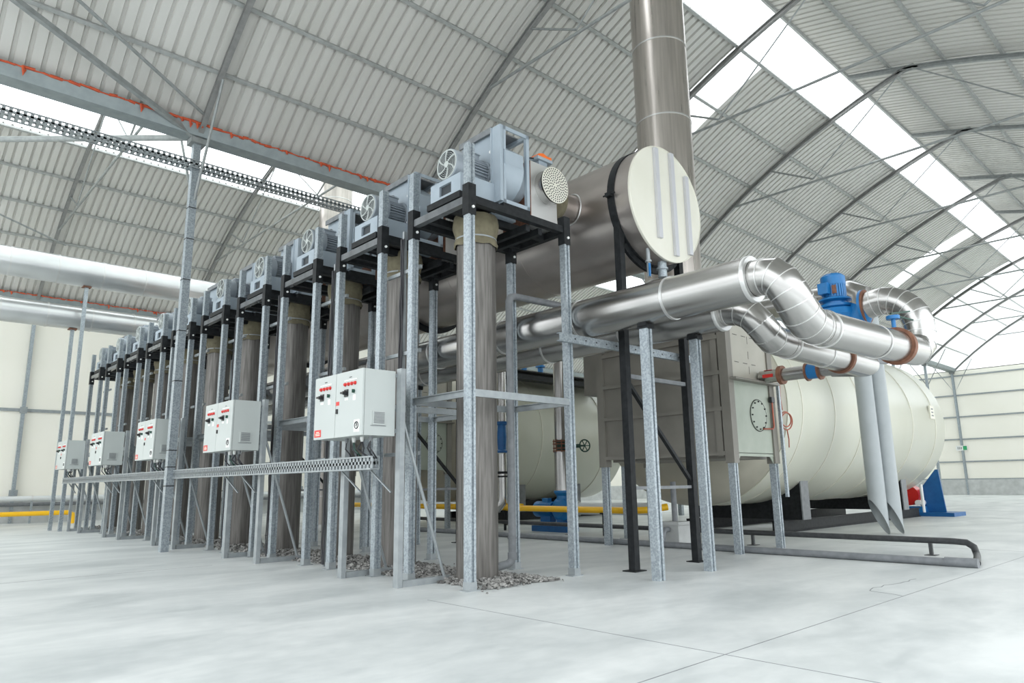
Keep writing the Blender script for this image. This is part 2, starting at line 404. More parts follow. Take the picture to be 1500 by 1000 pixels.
tray('cable_tray', 'perforated cable tray hanging along the columns below the orange lined gutter', (-3,14.9,8.0), (9.4,14.9,8.0), .22, .16, .11)
tb = []
for k in range(5):
    for yy in (7.9+4.06*k, 8.62+4.06*k): tb.append(((4.84,yy,1.42),(4.97,yy-.32,1.12)))
tr = tray('cable_tray', 'perforated galvanised cable tray running below the control cabinets', (4.80,7.62,1.41), (4.80,25.0,1.41), .10, .15, .085, None, tb)

# ------------------------------------------------------------------ left side ducts, pipes on the wall
def longduct(name, label, y, z, R, x0, x1, mk, posts, seam=1.25):
    t = thing(name, label, 'duct', (x0,y,z))
    m = MB(); m.lathe([(0,0),(R,0),(R,x1-x0),(0,x1-x0)], (x0,y,z), (1,0,0), 36); m.build('cladding', mk, t)
    k = 0; x = x0+.7
    while x < x1:
        m = MB(); m.ring((x,y,z), (1,0,0), R, .05, .012, 36); m.build('joint_band', 'aluseam', t); x += seam
longduct('insulated_duct', 'upper of two fat pale ducts crossing the left side of the hall', 25.25, 8.07, .45, -3, 11.5, 'ductclad', None)
longduct('insulated_duct', 'lower of two fat pale ducts crossing before the left cream wall', 26.15, 6.76, .39, -3, 11.5, 'ductclad', None)
for (x,y,h,l) in ((4.81,25.25,7.60,'tall slim post under the upper pale duct'),(4.71,26.15,6.35,'shorter slim post under the lower pale duct')):
    t = thing('duct_post', l+', beside the far end of the fan row', 'post', (x,y,0))
    m = MB(); m.bar((x,y,0),(x,y,h),.10,.10,(0,1,0)); m.build('shaft', 'galv', t)
    m = MB(); m.box(x-.12,x+.12,y-.12,y+.12,h,h+.03); m.build('saddle_plate', 'rust', t)
m = MB(); m.tube((-12,32.7,.92),(30,32.7,.92),.10,16)
t = thing('wall_pipe', 'white insulated pipe running low along the left wall kerb', 'pipe', (-12,32.7,.92)); m.build('cladding', 'whitepipe', t)
for x in (-8,-2,1.5,5.2,8.5,14,20):
    m = MB(); m.ring((x,32.7,.92),(1,0,0),.10,.05,.01,20); m.build('joint_band', 'aluseam', t)
    m = MB(); m.bar((x,32.7,0),(x,32.7,.83),.07); m.build('support_leg', 'galv', t)
t = thing('wall_pipe', 'thin dark grey pipe just under the white pipe on the left wall', 'pipe', (-12,33.0,.72))
m = MB(); m.tube((-12,33.1,.70),(30,33.1,.70),.07,12); m.build('tube', 'greypipe', t)
t = thing('gas_pipe', 'bright yellow gas pipe along the left wall near the floor', 'pipe', (-12,31,.37))
m = MB(); m.sweep([(-12,31,.40),(6.1,31,.40),(6.25,31,.33),(6.3,31,0)], .085, 14); m.build('tube', 'yellow', t)
for x in (-6,0,3.0):
    m = MB(); m.bar((x,31,0),(x,31,.32),.05); m.build('support_leg', 'black', t)

# ------------------------------------------------------------------ the row of ten fan stands
PX, PY = (-.82,.97), (-.615,.615)
def cpost(m, x, y, z0, z1, w=.052, s=-1):
    poly = [(-w,-w),(-.018,-w),(-.018,-w+.02),(.018,-w+.02),(.018,-w),(w,-w),(w,w),(-w,w)]
    if s > 0: poly = [(a,-b) for a,b in poly][::-1]
    vs = [(x+a,y+b,z) for z in (z0,z1) for a,b in poly]; n = len(poly)
    m.add(vs, [(i,(i+1)%n,n+(i+1)%n,n+i) for i in range(n)]+[tuple(range(n-1,-1,-1)),tuple(range(n,2*n))])
SX, SY = 6.22, 7.175
def make_stand():
    t = thing('fan_stand', '', 'steel stand', (0,0,0), 'fan stands of the row')
    for x in PX:
        for y in (PY if x < 0 else (PY[0], .53)):
            m = MB(); cpost(m, x, y, 0, 5.58 if x < 0 else 5.0, s=-1); p = m.build('post', 'galv', t)
            m = MB(); m.box(x-.058,x+.058,y-.058,y+.058,0,.10); m.box(x-.1,x+.1,y-.07,y+.07,0,.012); m.build('foot', 'galv_pale', p)
            m = MB(); m.box(x-.063,x+.063,y-.063,y+.063,4.59,5.01); b = m.build('corner_sleeve', 'black', t)
            m = MB()
            m.tube((x+.01,y-.063,4.69),(x+.01,y-.08,4.69),.019,10)
            m.build('bolt', 'white', b)
    for x in PX:
        m = MB(); m.box(x-.045,x+.045,PY[0]+.05,(PY[1] if x < 0 else .53)-.05,4.76,4.86); m.build('platform_beam', 'beam' if x < 0 else 'black', t)
    for y in (PY[0],.56,-.2,.3):
        m = MB(); m.box(PX[0]+.05,PX[1]-.05,y-.045,y+.045,4.76,4.86); m.build('platform_beam', 'black', t)
    for x in (.28,.52):
        m = MB(); m.box(x-.035,x+.035,PY[0]+.05,PY[1]-.05,4.66,4.755); m.build('cross_beam', 'black', t)
    for y in PY:
        m = MB(); m.prism([(-.02,-.045),(.02,-.045),(.02,-.035),(-.01,-.035),(-.01,.035),(.02,.035),(.02,.045),(-.02,.045)], (PX[0]+.05,y-.03,2.3),(PX[1]-.05,y-.03,2.3)); m.build('cross_rail', 'galv_pale', t)
    for x in PX:
        m = MB(); m.prism([(-.02,-.045),(.02,-.045),(.02,-.035),(-.01,-.035),(-.01,.035),(.02,.035),(.02,.045),(-.02,.045)], (x,PY[0]+.05,2.3),(x,PY[1]-.05,2.3)); m.build('cross_rail', 'galv_pale', t)
    return t
def make_fan():
    t = thing('centrifugal_fan', '', 'fan', (0,0,4.86), 'fans on the stands')
    hx0,hx1,hy0,hy1,hz0,hz1 = -.15,.36,-.54,.36,4.98,6.13
    my, mz = -.08, 5.50
    m = MB()                                          # motor body with cooling fins
    m.tube((-.52,my,mz),(-.17,my,mz),.165,24)
    for i in range(30):
        a = 2*PI*i/30
        m.bar((-.52,my+.185*math.cos(a),mz+.185*math.sin(a)),(-.2,my+.185*math.cos(a),mz+.185*math.sin(a)),.05,.011,(0,-math.sin(a),math.cos(a)))
    m.lathe([(0,0),(.23,0),(.23,.03),(.12,.03)], (-.19,my,mz), (1,0,0), 28)
    mo = m.build('motor', 'motor', t)
    m = MB(); m.lathe([(.2,.0),(.225,.0),(.232,-.02),(.225,-.26),(.21,-.28),(.2,-.275),(.2,-.02)], (-.50,my,mz), (1,0,0), 32); m.build('fan_cowl', 'motor', mo)
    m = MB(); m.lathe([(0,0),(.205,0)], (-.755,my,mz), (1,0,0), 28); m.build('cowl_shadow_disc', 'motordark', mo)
    m = MB()                                          # guard: rings and six curved spokes
    for R in (.07,.095,.12,.145,.17): m.torus((-.775,my,mz),(1,0,0),R,.003,28,5)
    m.torus((-.775,my,mz),(1,0,0),.203,.011,32,6)
    for i in range(6):
        a = 2*PI*i/6
        m.sweep([(-.778,my+r*math.cos(a+r*3.0),mz+r*math.sin(a+r*3.0)) for r in (.03,.08,.13,.17,.205)], [.009,.009,.010,.012,.016], 5)
    m.lathe([(0,-.012),(.045,-.012),(.045,.01)], (-.775,my,mz), (1,0,0), 20)
    m.build('guard_grille', 'cab', mo)
    m = MB(); m.box(-.50,-.28,my-.10,my+.12,mz+.17,mz+.25); m.prism([(-.13,0),(.13,0),(.10,.035),(-.10,.035)], (-.51,my+.01,mz+.25),(-.27,my+.01,mz+.25)); m.build('terminal_box', 'motor', mo)
    m = MB(); m.torus((-.33,my-.03,mz+.29),(0,1,0),.03,.009,14,6); m.build('lifting_eye', 'galv_pale', mo)
    # pedestal under the motor
    m = MB(); y0,y1 = my-.33,my+.33
    for (a,b,c,d) in ((y0,y1,4.99,5.05),(y0,y1,5.20,5.27),(y0,y0+.2,5.05,5.2),(y1-.2,y1,5.05,5.2)): m.box(-.80,-.17,a,b,c,d)
    m.build('motor_pedestal', 'fan', t)
    m = MB(); m.box(-.765,-.2,y0+.2,y1-.2,5.05,5.2); m.build('pedestal_recess_shade', 'motordark', t)  # dark block stands in for shade inside the hollow pedestal
    m = MB(); m.box(-.84,-.1,y0-.03,y1+.03,4.90,4.99); m.build('mounting_pad', 'black', t)
    # scroll casing between two side plates inside an angle frame
    m = MB(); m.box(hx0,hx0+.012,hy0,hy1,hz0,hz1); m.build('side_plate', 'fan', t)
    m = MB(); m.lathe([(.40,0),(.43,.02),(.43,.36),(.40,.40),(.18,.44),(0,.44)], (hx0+.012,my-.05,5.55), (1,0,0), 40)
    m.prism([(-.43,0),(.43,0),(.38,.18),(.1,.42),(-.1,.45),(-.43,.2)], (hx0+.02,my-.05,5.56),(hx0+.37,my-.05,5.56)); m.build('scroll_casing', 'fan', t)
    m = MB(); b = .055
    for y in (hy0,hy1):
        for x in (hx0,hx1): m.box(x-(b if x > 0 else 0),x+(0 if x > 0 else b),y-(b if y > 0 else 0),y+(0 if y > 0 else b),hz0,hz1)
        for z in (hz0,hz1-b): m.box(hx0,hx1,y-(.02 if y > 0 else 0),y+(0 if y > 0 else .02),z,z+b)
    for x in (hx0,hx1-b):
        for z in (hz0,hz1-b): m.box(x,x+b,hy0,hy1,z,z+b)
    m.box(hx0-.05,hx0,hy0,hy0+.17,hz0+.02,hz1); m.box(hx0-.06,hx0,hy0+.17,hy0+.2,hz0,hz1)
    m.build('casing_frame', 'fan', t)
    m = MB(); m.box(hx0-.06,hx1,hy0+.18,hy1,hz1,hz1+.02); m.box(hx0-.06,hx0-.04,hy0+.18,hy1,hz1-.07,hz1); m.build('top_flange', 'greypipe', t)
    for q in (hy0,hy1-.1):
        m = MB(); m.box(hx0,hx1,q,q+.1,4.87,hz0); m.build('base_rail', 'black', t)
    m = MB(); m.box(-.16,.30,-.30,.22,4.87,hz0); m.build('outlet_box', 'fan', t)
    for z in (5.55,5.8,5.35):
        m = MB(); m.tube((hx0-.03,hy0+.24,z),(hx0,hy0+.24,z),.022,8); m.build('bolt', 'white', t)
    m = MB(); m.lathe([(.30,0),(.26,.10),(.26,.16)], (hx1-.02,my-.02,5.52), (1,0,0), 28); m.build('inlet_cone', 'fan', t)
    return t
def make_damper():
    t = thing('damper_box', '', 'damper', (0,0,4.86), 'air dampers beside the duct')
    x0,x1,y0,y1,z0,z1 = .52,1.06,-.40,.20,4.87,5.86; cx,cz = .86,5.51
    m = MB(); m.box(x0,x1,y0,y1,z0,z1); m.build('box_body', 'aluseam', t)
    m = MB(); m.box(x0-.012,x0,y0,y1,z0,z1); m.build('side_gasket', 'rust', t)
    m = MB(); m.lathe([(.262,0),(.262,.13),(.25,.13),(.25,0)], (cx,y0-.13,cz), (0,1,0), 40); m.build('inlet_ring', 'alu', t)
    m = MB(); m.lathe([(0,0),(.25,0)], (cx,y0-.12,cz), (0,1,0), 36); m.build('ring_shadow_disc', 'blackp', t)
    m = MB(); m.lathe([(0,0),(.275,0),(.275,.012),(0,.012)], (cx,y0-.175,cz), (0,1,0), 44); d = m.build('perforated_disc', 'cap', t)
    h = MB()
    for k in range(0,7):
        n = 6+5*k
        for i in range(n):
            a = 2*PI*i/n+k*.2; R = .034*k+.045
            h.tube((cx+R*math.cos(a),y0-.1765,cz+R*math.sin(a)),(cx+R*math.cos(a),y0-.172,cz+R*math.sin(a)),.0118,8)
    h.build('hole_pattern', 'blackp', d)
    m = MB()
    for a in (.6,2.6,4.7): m.tube((cx+.23*math.cos(a),y0-.17,cz+.23*math.sin(a)),(cx+.23*math.cos(a),y0-.1,cz+.23*math.sin(a)),.012,8)
    m.build('stand_off', 'galv_pale', t)
    m = MB(); m.box(.80,.98,-.30,-.16,z1,z1+.13); m.box(.74,1.06,-.34,-.12,z1+.13,z1+.18); a = m.build('actuator_body', 'fan', t)
    m = MB(); m.prism([(-.15,0),(.15,0),(.12,.045),(.03,.07),(-.06,.045),(-.15,.05)], (.9,-.33,z1+.18),(.9,-.13,z1+.18)); m.build('actuator_cover', 'orange', a)
    m = MB(); m.sweep([(.76,-.25,z1+.16),(.66,-.25,z1+.14),(.6,-.25,z1+.06),(.58,-.22,z1)], .012, 6); m.build('actuator_cable', 'cable', a)
    m = MB(); prof = [(.25,0)]
    for i in range(1,8): prof.append((.27+.05*math.sin(PI*i/8)+(.008 if i % 2 else 0), .36*i/8))
    m.lathe(prof+[(.25,.36)], (x1,-.06,cz), (1,0,0), 30); m.build('fabric_connector', 'fabric', t)
    m = MB(); m.box(x1-.02,x1+.015,-.36,.24,z0+.02,z0+.12); m.build('angle_bracket', 'black', t)
    return t
def make_column():
    t = thing('dust_column', '', 'column pipe', (0,0,0), 'vertical stained columns of the fans')
    x,y = -.22,-.03
    m = MB(); prof = [(0,.0),(.27,.0)]
    n = 40; vs = []; rows = 7
    for r in range(rows+1):
        for i in range(n):
            a = 2*PI*i/n; R = .268*(1+.018*math.sin(a*9+1.3)+.012*math.sin(a*17)); vs.append((x+R*math.cos(a),y+R*math.sin(a),4.56*r/rows))
    m.add(vs, [(r*n+i,r*n+(i+1)%n,(r+1)*n+(i+1)%n,(r+1)*n+i) for r in range(rows) for i in range(n)]+[tuple(range(n-1,-1,-1)),tuple(range(rows*n,rows*n+n))])
    m.build('shell', 'column', t, 50)
    m = MB(); vs = []; zz = [4.42,4.46,4.5,4.56,4.62,4.68,4.74,4.80,4.86]; rr = [.295,.31,.292,.285,.30,.318,.325,.318,.30]
    for z,R0 in zip(zz,rr):
        for i in range(n):
            a = 2*PI*i/n; R = R0*(1+.02*math.sin(a*11+z*20)+.012*math.sin(a*5)); vs.append((x+R*math.cos(a),y+R*math.sin(a),z+.012*math.sin(a*7)*(z < 4.5)))
    m.add(vs, [(r*n+i,r*n+(i+1)%n,(r+1)*n+(i+1)%n,(r+1)*n+i) for r in range(len(zz)-1) for i in range(n)]); m.build('fabric_collar', 'fabric', t, 60)
    m = MB(); m.ring((x,y,4.53),(0,0,1),.287,.02,.006,36); m.build('hose_clamp', 'galv_pale', t)
    return t
protos = [(make_stand(),'four-legged galvanised stand with black corner sleeves, %s in the fan row'),
          (make_fan(),'grey-blue centrifugal fan with round motor guard on the %s stand of the row'),
          (make_damper(),'silver damper box with perforated disc and orange actuator behind the %s fan'),
          (make_column(),'stained metal column with olive fabric collar under the %s fan')]
for pr,txt in protos:
    base = pr.location.z
    for k in range(10):
        loc = (SX+((0,.15,.27)[min(k,2)] if pr.name == 'dust_column' else 0), SY+2.03*k, base); l = txt % ORD[k]
        if k == 0: pr.location = loc; pr['label'] = l
        else: dup(pr, loc, l)

# vertical cable runs between neighbouring stands
def make_cables():
    t = thing('cable_run', '', 'cable run', (0,0,0), 'vertical cable runs between stands')
    m = MB(); m.box(-.025,.025,-.02,.02,0,4.85); m.build('perforated_strip', 'galv_pale', t)
    m = MB()
    for i in range(5):
        pts = [(-.035-.01*(i%2)+random.uniform(-.012,.012), -.03+.015*i+random.uniform(-.01,.01), .03+4.7*j/14) for j in range(15)]
        m.sweep(pts, .010, 6)
    m.build('cable_bundle', 'cable', t)
    for z in (1.6,3.0,4.2):
        m = MB(); m.box(-.02,.02,-.42,.42,z,z+.05); m.build('tie_bar', 'galv_pale', t)
    return t
cr = make_cables()
for k in range(9):
    l = 'bundle of dark cables on a vertical strip between the %s and %s fan stands' % (ORD[k], ORD[k+1].split()[0])
    loc = (5.52, SY+2.03*k+1.015, 0)
    if k == 0: cr.location = loc; cr['label'] = l
    else: dup(cr, loc, l)

# ------------------------------------------------------------------ control cabinets with their frames
def make_cabinet():
    t = thing('control_cabinet', '', 'control cabinet', (0,0,1.81), 'control cabinets along the row')
    x0,x1,y0,y1,z0,z1 = 0,.47,0,1.22,1.81,2.63
    m = MB(); m.box(x0+.03,x1,y0,y1,z0,z1); m.build('body', 'cab', t)
    for (a,b) in ((y0,y0+.655),(y0+.663,y1)):
        m = MB(); m.box(x0,x0+.025,a,b,z0,z1); d = m.build('door', 'cab', t)
    m = MB(); m.box(x0+.024,x0+.031,y0+.004,y1-.004,z0+.004,z1-.004); m.build('door_gasket', 'blackp', t)
    for c in (.30,.93):
        for i in range(4):
            m = MB(); y = c-.12+.08*i+.0; m.lathe([(0,-.03),(.017,-.026),(.02,-.012),(.024,-.01),(.024,0)], (x0,y,z0+.655), (1,0,0), 14); m.build('indicator_lamp', 'red', t)
        m = MB(); m.box(x0-.002,x0,c-.15,c+.15,z0+.70,z0+.712); m.build('label_strip', 'white', t)
        m = MB(); m.box(x0-.002,x0,c-.03,c+.03,z0+.735,z0+.745); m.build('lettering_mark', 'blackp', t)
        m = MB(); yy = c+.09
        m.box(x0-.012,x0,yy-.045,yy+.045,z0+.50,z0+.59); m.lathe([(0,-.055),(.022,-.055),(.028,-.012)], (x0,yy,z0+.545), (1,0,0), 14); m.box(x0-.06,x0-.02,yy-.012,yy+.06,z0+.535,z0+.56); m.build('rotary_switch', 'blackp', t)
        m = MB(); m.box(x0-.002,x0,yy-.04,yy+.04,z0+.455,z0+.485); m.box(x0-.002,x0,c-.13,c-.07,z0+.44,z0+.51); m.build('switch_tag', 'white', t)
        m = MB(); m.lathe([(0,-.03),(.012,-.03),(.018,0)], (x0,c-.10,z0+.555), (1,0,0), 12); m.box(x0-.035,x0,c-.107,c-.093,z0+.53,z0+.575); m.build('selector_knob', 'greendark', t)
    m = MB(); m.box(x0-.003,x0,.565,.645,z0+.405,z0+.455); m.build('emergency_plate', 'red', t)
    m = MB(); m.box(x0-.018,x0,.595,.625,z0+.30,z0+.36); m.build('door_lock', 'blackp', t)
    m = MB(); m.box(x0-.002,x0,1.02,1.20,z0+.03,z0+.125); s = m.build('warning_sticker', 'red', t)
    m = MB(); m.box(x0-.003,x0-.001,1.05,1.17,z0+.05,z0+.06); m.box(x0-.003,x0-.001,1.05,1.17,z0+.07,z0+.08); m.box(x0-.003,x0-.001,1.07,1.15,z0+.09,z0+.1); m.build('sticker_lettering', 'cap', s)
    m = MB(); m.box(x0-.002,x0,.06,.19,z0+.045,z0+.195); s = m.build('symbol_sticker', 'white', t)
    m = MB(); m.torus((x0-.003,.125,z0+.125),(1,0,0),.042,.007,22,5)
    m.prism([(-.006,.032),(.02,.032),(.006,.004),(.02,.004),(-.012,-.036),(-.002,-.004),(-.016,-.004)], (x0-.0045,.125,z0+.125),(x0-.002,.125,z0+.125)); m.build('bolt_symbol', 'blackp', s)
    # vent grille on the near side
    m = MB(); m.box(.14,.33,y0-.012,y0,z0+.13,z0+.30)
    v = m.build('vent_grille', 'cab', t)
    m = MB()
    for i in range(9): m.box(.16,.31,y0-.018,y0-.011,z0+.15+.016*i,z0+.157+.016*i)
    m.build('louvre_slats', 'greypipe', v)
    m = MB(); m.box(.12,.34,y0-.006,y0,z0+.115,z0+.122); m.build('side_label', 'greypipe', t)
    for i,y in enumerate((.12,.2,.32,.40,.52,.60,.70)):
        m = MB(); m.lathe([(0,0),(.026,0),(.026,-.03),(.018,-.06),(0,-.06)], (.2+.05*(i%2),y,z0), (0,0,1), 10); m.build('cable_gland', 'white' if i%3 else 'greypipe', t)
        m = MB(); m.sweep([(.2+.05*(i%2),y,z0-.05),(.2+.02*(i%3),y+.02,z0-.14),(.24+.03*(i%2),y+.05*math.sin(i),z0-.2),(.33,y+.06*math.cos(i),z0-.27)], .010, 6); m.build('cable', 'greendark' if i == 4 else 'cable', t)
    return t
def make_cabframe():
    t = thing('cabinet_frame', '', 'support frame', (0,0,0), 'support frames of the cabinets')
    for y in (-.055,1.28):
        m = MB(); m.prism([(-.035,-.05),(.035,-.05),(.035,-.042),(-.027,-.042),(-.027,.042),(.035,.042),(.035,.05),(-.035,.05)] if y < 0 else [(-.035,-.05),(-.035,.05),(.035,.05),(.035,.042),(-.027,.042),(-.027,-.042),(.035,-.042),(.035,-.05)][::-1], (.52,y,0),(.52,y,2.66), (0,1,0)); p = m.build('post', 'galv_pale', t)
        m = MB()
        for z in (.3,.62,.7,.95,1.05,1.3,1.9,2.2,2.4,2.5): m.tube((.53,y-.037,z),(.53,y-.0345,z),.011,8)
        m.build('bolt_holes', 'blackp', p)
        m = MB(); m.box(.57,1.30,y-.035,y+.035,0,.075); m.build('base_rail', 'galv_pale', t)
        m = MB(); m.tube((.56,y,2.0),(1.22,y,.07),.021,10); m.build('diagonal_tube', 'galv_pale', t)
    for z in (1.85,2.55):
        m = MB(); m.box(.475,.52,-.02,1.245,z,z+.05); m.build('mounting_rail', 'galv_pale', t)
    return t
cb, cf = make_cabinet(), make_cabframe()
for k in range(5):
    loc = V((4.46, 7.47+4.06*k, 0))
    nm = ['nearest','second nearest','middle','second farthest','farthest'][k]
    l1 = '%s of five light grey control cabinets with red indicator lamps' % nm
    l2 = 'pale steel frame with diagonal tubes carrying the %s control cabinet' % nm
    if k == 0: cb.location = loc+V((0,0,1.81)); cb['label'] = l1; cf.location = loc; cf['label'] = l2
    else: dup(cb, loc+V((0,0,1.81)), l1); dup(cf, loc, l2)

# gravel bed along the foot of the row
m = MB(); ico = [(0,0,1)]+[(.89*math.cos(2*PI*i/5),.89*math.sin(2*PI*i/5),.45) for i in range(5)]+[(.89*math.cos(2*PI*(i+.5)/5),.89*math.sin(2*PI*(i+.5)/5),-.45) for i in range(5)]+[(0,0,-1)]
icf = [(0,i+1,(i+1)%5+1) for i in range(5)]+[(i+1,i+6,(i+1)%5+1) for i in range(5)]+[((i+1)%5+1,i+6,(i+1)%5+6) for i in range(5)]+[(11,(i+1)%5+6,i+6) for i in range(5)]
def rock(x,y,z,s):
    a = random.uniform(0,6.28); ca,sa = math.cos(a),math.sin(a); sx,sy,sz = s*random.uniform(.8,1.6),s*random.uniform(.7,1.1),s*random.uniform(.5,.9)
    vs = []
    for p in ico:
        k = random.uniform(.75,1.15); q = (p[0]*sx*k,p[1]*sy*k,p[2]*sz*k); vs.append((x+q[0]*ca-q[1]*sa,y+q[0]*sa+q[1]*ca,max(z+q[2],.0)))
    m.add(vs, icf)
def bed(y0,y1,n,smin,smax):
    for _ in range(n):
        y = random.uniform(y0,y1); x = random.uniform(5.55,6.75 if y < 7.2 else 6.6); e = min(x-5.5,6.75-x,.35)/.35
        rock(x,y,random.uniform(.0,.055)*e+.01,random.uniform(smin,smax))
bed(6.42,9.5,1700,.02,.042); bed(9.5,14,1100,.024,.045); bed(14,26.5,1100,.03,.05)
for _ in range(30): rock(random.uniform(5.2,7.0),random.uniform(6.2,9),.008,random.uniform(.008,.016))
tag(m.build('gravel', 'gravel', None, 20), 'grey crushed gravel spread around the feet of the stained columns', 'gravel', kind='stuff')

# ------------------------------------------------------------------ the big collecting duct
DX, DZ, DR = 8.86, 5.47, .93
t = thing('collecting_duct', 'big weathered steel duct behind the fan row with cream end plate', 'duct', (DX,5.9,DZ))
m = MB(); m.lathe([(DR-.02,0),(DR,0),(DR,19.75),(0,19.75)], (DX,5.92,DZ), (0,1,0), 64); m.build('shell', 'duct', t)
m = MB(); m.lathe([(0,0),(DR+.012,0),(DR+.012,.03),(0,.03)], (DX,5.89,DZ), (0,1,0), 64); ec = m.build('end_plate', 'cap', t)
for dx,za,zb in ((-.26,-.62,.86),(.16,-.82,.9),(.55,-.72,.62)):
    m = MB(); m.box(DX+dx-.045,DX+dx+.045,5.84,5.889,DZ+za,DZ+zb); m.build('stiffener_bar', 'stiff', ec)
m = MB(); m.torus((DX,5.888,DZ),(0,1,0),DR+.004,.009,64,6); m.build('rim_bead', 'cap', ec)
for y in (6.25,12.05,17.8,23.5):
    m = MB(); m.ring((DX,y,DZ),(0,1,0),DR,.13,.016,64); s = m.build('strap', 'black', t)
    m = MB(); m.box(DX-DR-.09,DX-DR-.01,y-.05,y+.05,DZ-.03,DZ+.03); m.tube((DX-DR-.06,y-.12,DZ),(DX-DR-.06,y+.1,DZ),.014,8); m.build('strap_bolt', 'black', s)
for y in (8.4,10.4,14.2,16.1,20,22): 
    m = MB(); m.ring((DX,y,DZ),(0,1,0),DR,.03,.006,64); m.build('weld_seam', 'duct', t)
for k in range(10):
    y = SY-.06+2.03*k
    m = MB(); m.lathe([(.235,0),(.235,.62)], (SX+1.40,y,5.51), (1,0,0), 30); n = m.build('inlet_stub', 'duct', t)
    m = MB(); vs = []                                # saddle weld bead where the stub meets the shell
    pts = []
    for i in range(41):
        a = 2*PI*i/40; dy = .26*math.cos(a); zz = 5.51+.26*math.sin(a); pts.append((DX-math.sqrt(max((DR+.006)**2-(zz-DZ)**2,0)), y+dy, zz))
    m.sweep(pts, .012, 6, False); m.build('stub_weld', 'aluseam', n)
m = MB(); m.tube((8.42,5.98,4.78),(8.42,5.98,4.22),.03,10); m.lathe([(.05,0),(.05,.03),(0,.03)],(8.42,5.98,4.45),(0,0,1),12); v = m.build('drain_valve', 'galv_pale', t)
m = MB(); m.box(8.37,8.40,5.93,5.95,4.22,4.42); m.build('valve_handle', 'blue', v)
m = MB(); m.tube((8.83,6.02,4.7),(8.83,6.02,4.3),.07,14); m.lathe([(0,0),(.09,0),(.09,.03),(0,.03)],(8.83,6.02,4.42),(0,0,1),16); m.build('drain_nozzle', 'galv', t)

def ductframe(y, label):
    t = thing('duct_support', label, 'support frame', (DX,y,0), 'black frames under the big duct')
    for x in (8.08,9.63):
        m = MB(); m.prism([(-.055,-.055),(.055,-.055),(.055,.055),(-.055,.055)], (x,y,.012),(x,y,DZ-math.sqrt(DR**2-(x-DX)**2)+.06)); m.build('leg', 'black', t)
        m = MB(); m.box(x-.13,x+.13,y-.11,y+.11,0,.014); m.build('base_plate', 'black', t)
    for zz,ww in ((2.72,.06),(1.12,.045)):
        m = MB(); m.bar((8.13,y,zz),(9.58,y,zz),ww); m.build('cross_bar', 'greypipe', t)
    m = MB(); m.bar((8.13,y,2.62),(9.58,y,1.22),.06,.05); m.build('diagonal', 'black', t)
    m = MB(); n = 12; pts = arc((DX,y,DZ),(1,0,0),(0,0,-1),DR+.04,PI/2-.75,PI/2+.75,n)
    for a,b in zip(pts, pts[1:]): m.bar(a,b,.14,.05,(0,1,0))
    m.build('cradle', 'black', t)
ductframe(6.25, 'black painted frame with diagonal carrying the near end of the big duct')
for k,y in enumerate((12.05,17.8,23.5)): ductframe(y, 'black frame under the big duct behind the stands, %s one from the cream end plate' % ordn[k+1])

# ------------------------------------------------------------------ chimneys
def chimney(x, y, R, z0, z1, label):
    t = thing('chimney', label, 'chimney', (x,y,z0))
    m = MB(); m.lathe([(0,0),(R,0),(R,z1-z0),(R-.02,z1-z0)], (x,y,z0), (0,0,1), 56); m.build('shell', 'chim', t)
    z = z0+.9
    while z < z1:
        m = MB(); m.ring((x,y,z),(0,0,1),R,.03,.01,56); m.build('joint_band', 'aluseam', t); z += 1.75
    return t
c1 = chimney(11.8, 7.8, .575, 4.25, 19, 'tall stainless steel chimney rising behind the cream duct end plate')
c2 = chimney(11.8, 22.0, .57, 0, 13.2, 'distant stainless chimney seen below the gutter beyond the fan tops')
m = MB()
for z in (8.7,9.7): m.ring((11.8,22,z),(0,0,1),.57,.1,.03,40)
m.build('clamp_band', 'galv_pale', c2)

# ------------------------------------------------------------------ insulated pipes with gored bends
def gored(name, mb_pts, r, mk, parent, seams=True):
    m = MB(); m.sweep(mb_pts, r, 28); o = m.build(name, mk, parent, 25)
    if seams:
        for i in range(1, len(mb_pts)-1):
            a,b,c = V(mb_pts[i-1]),V(mb_pts[i]),V(mb_pts[i+1]); d = ((b-a).normalized()+(c-b).normalized()).normalized()
            if (b-a).angle(c-b) < .1: continue
            s = MB(); s.ring(b, d, r*1.0, .012, .005, 32); s.build('gore_seam', 'aluseam', o)
    return o
def bend(p_in, corner, p_out, n):      # quadratic curve sampled as a gored bend
    a,b,c = V(p_in),V(corner),V(p_out)
    return [a*(1-s)**2+b*2*s*(1-s)+c*s*s for s in [i/n for i in range(n+1)]]
def bands(t, pts, R, axis):
    for p in pts:
        m = MB(); m.ring(p, axis, R, .035, .010, 40); m.build('joint_band', 'aluseam', t)

# upper pipe
t = thing('insulated_pipe', 'upper silver clad pipe with large swan-neck bend, nearer the camera', 'pipe', (7.52,5.45,3.53))
m = MB(); m.lathe([(0,0),(.275,0),(.275,18.5),(0,18.5)], (7.52,3.86,3.53), (0,1,0), 44); m.build('straight_run', 'alu', t)
m = MB(); m.lathe([(.22,0),(.275,.0),(.282,.01),(.282,.05)], (7.52,3.85,3.53), (0,1,0), 40); m.build('end_collar', 'aluseam', t)
bands(t, [(7.52,y,3.53) for y in (5.0,6.55,8.2,10,12,14,16,18,20)], .275, (0,1,0))
ZR = 2.93; rb = (3.53-ZR)/2
A,B,C_,D = V((7.52,3.74,3.53)),V((7.50,3.42,3.55)),V((7.55,3.42,ZR)),V((8.0,3.40,ZR+.01))
sw = [(7.52,4.0,3.53),(7.52,3.86,3.53)]+[A*(1-q)**3+B*3*q*(1-q)**2+C_*3*q*q*(1-q)+D*q**3 for q in [i/7 for i in range(8)]]+[V((8.2,3.40,ZR+.012))]
gored('swan_neck_bend', sw, .215, 'alu', t)
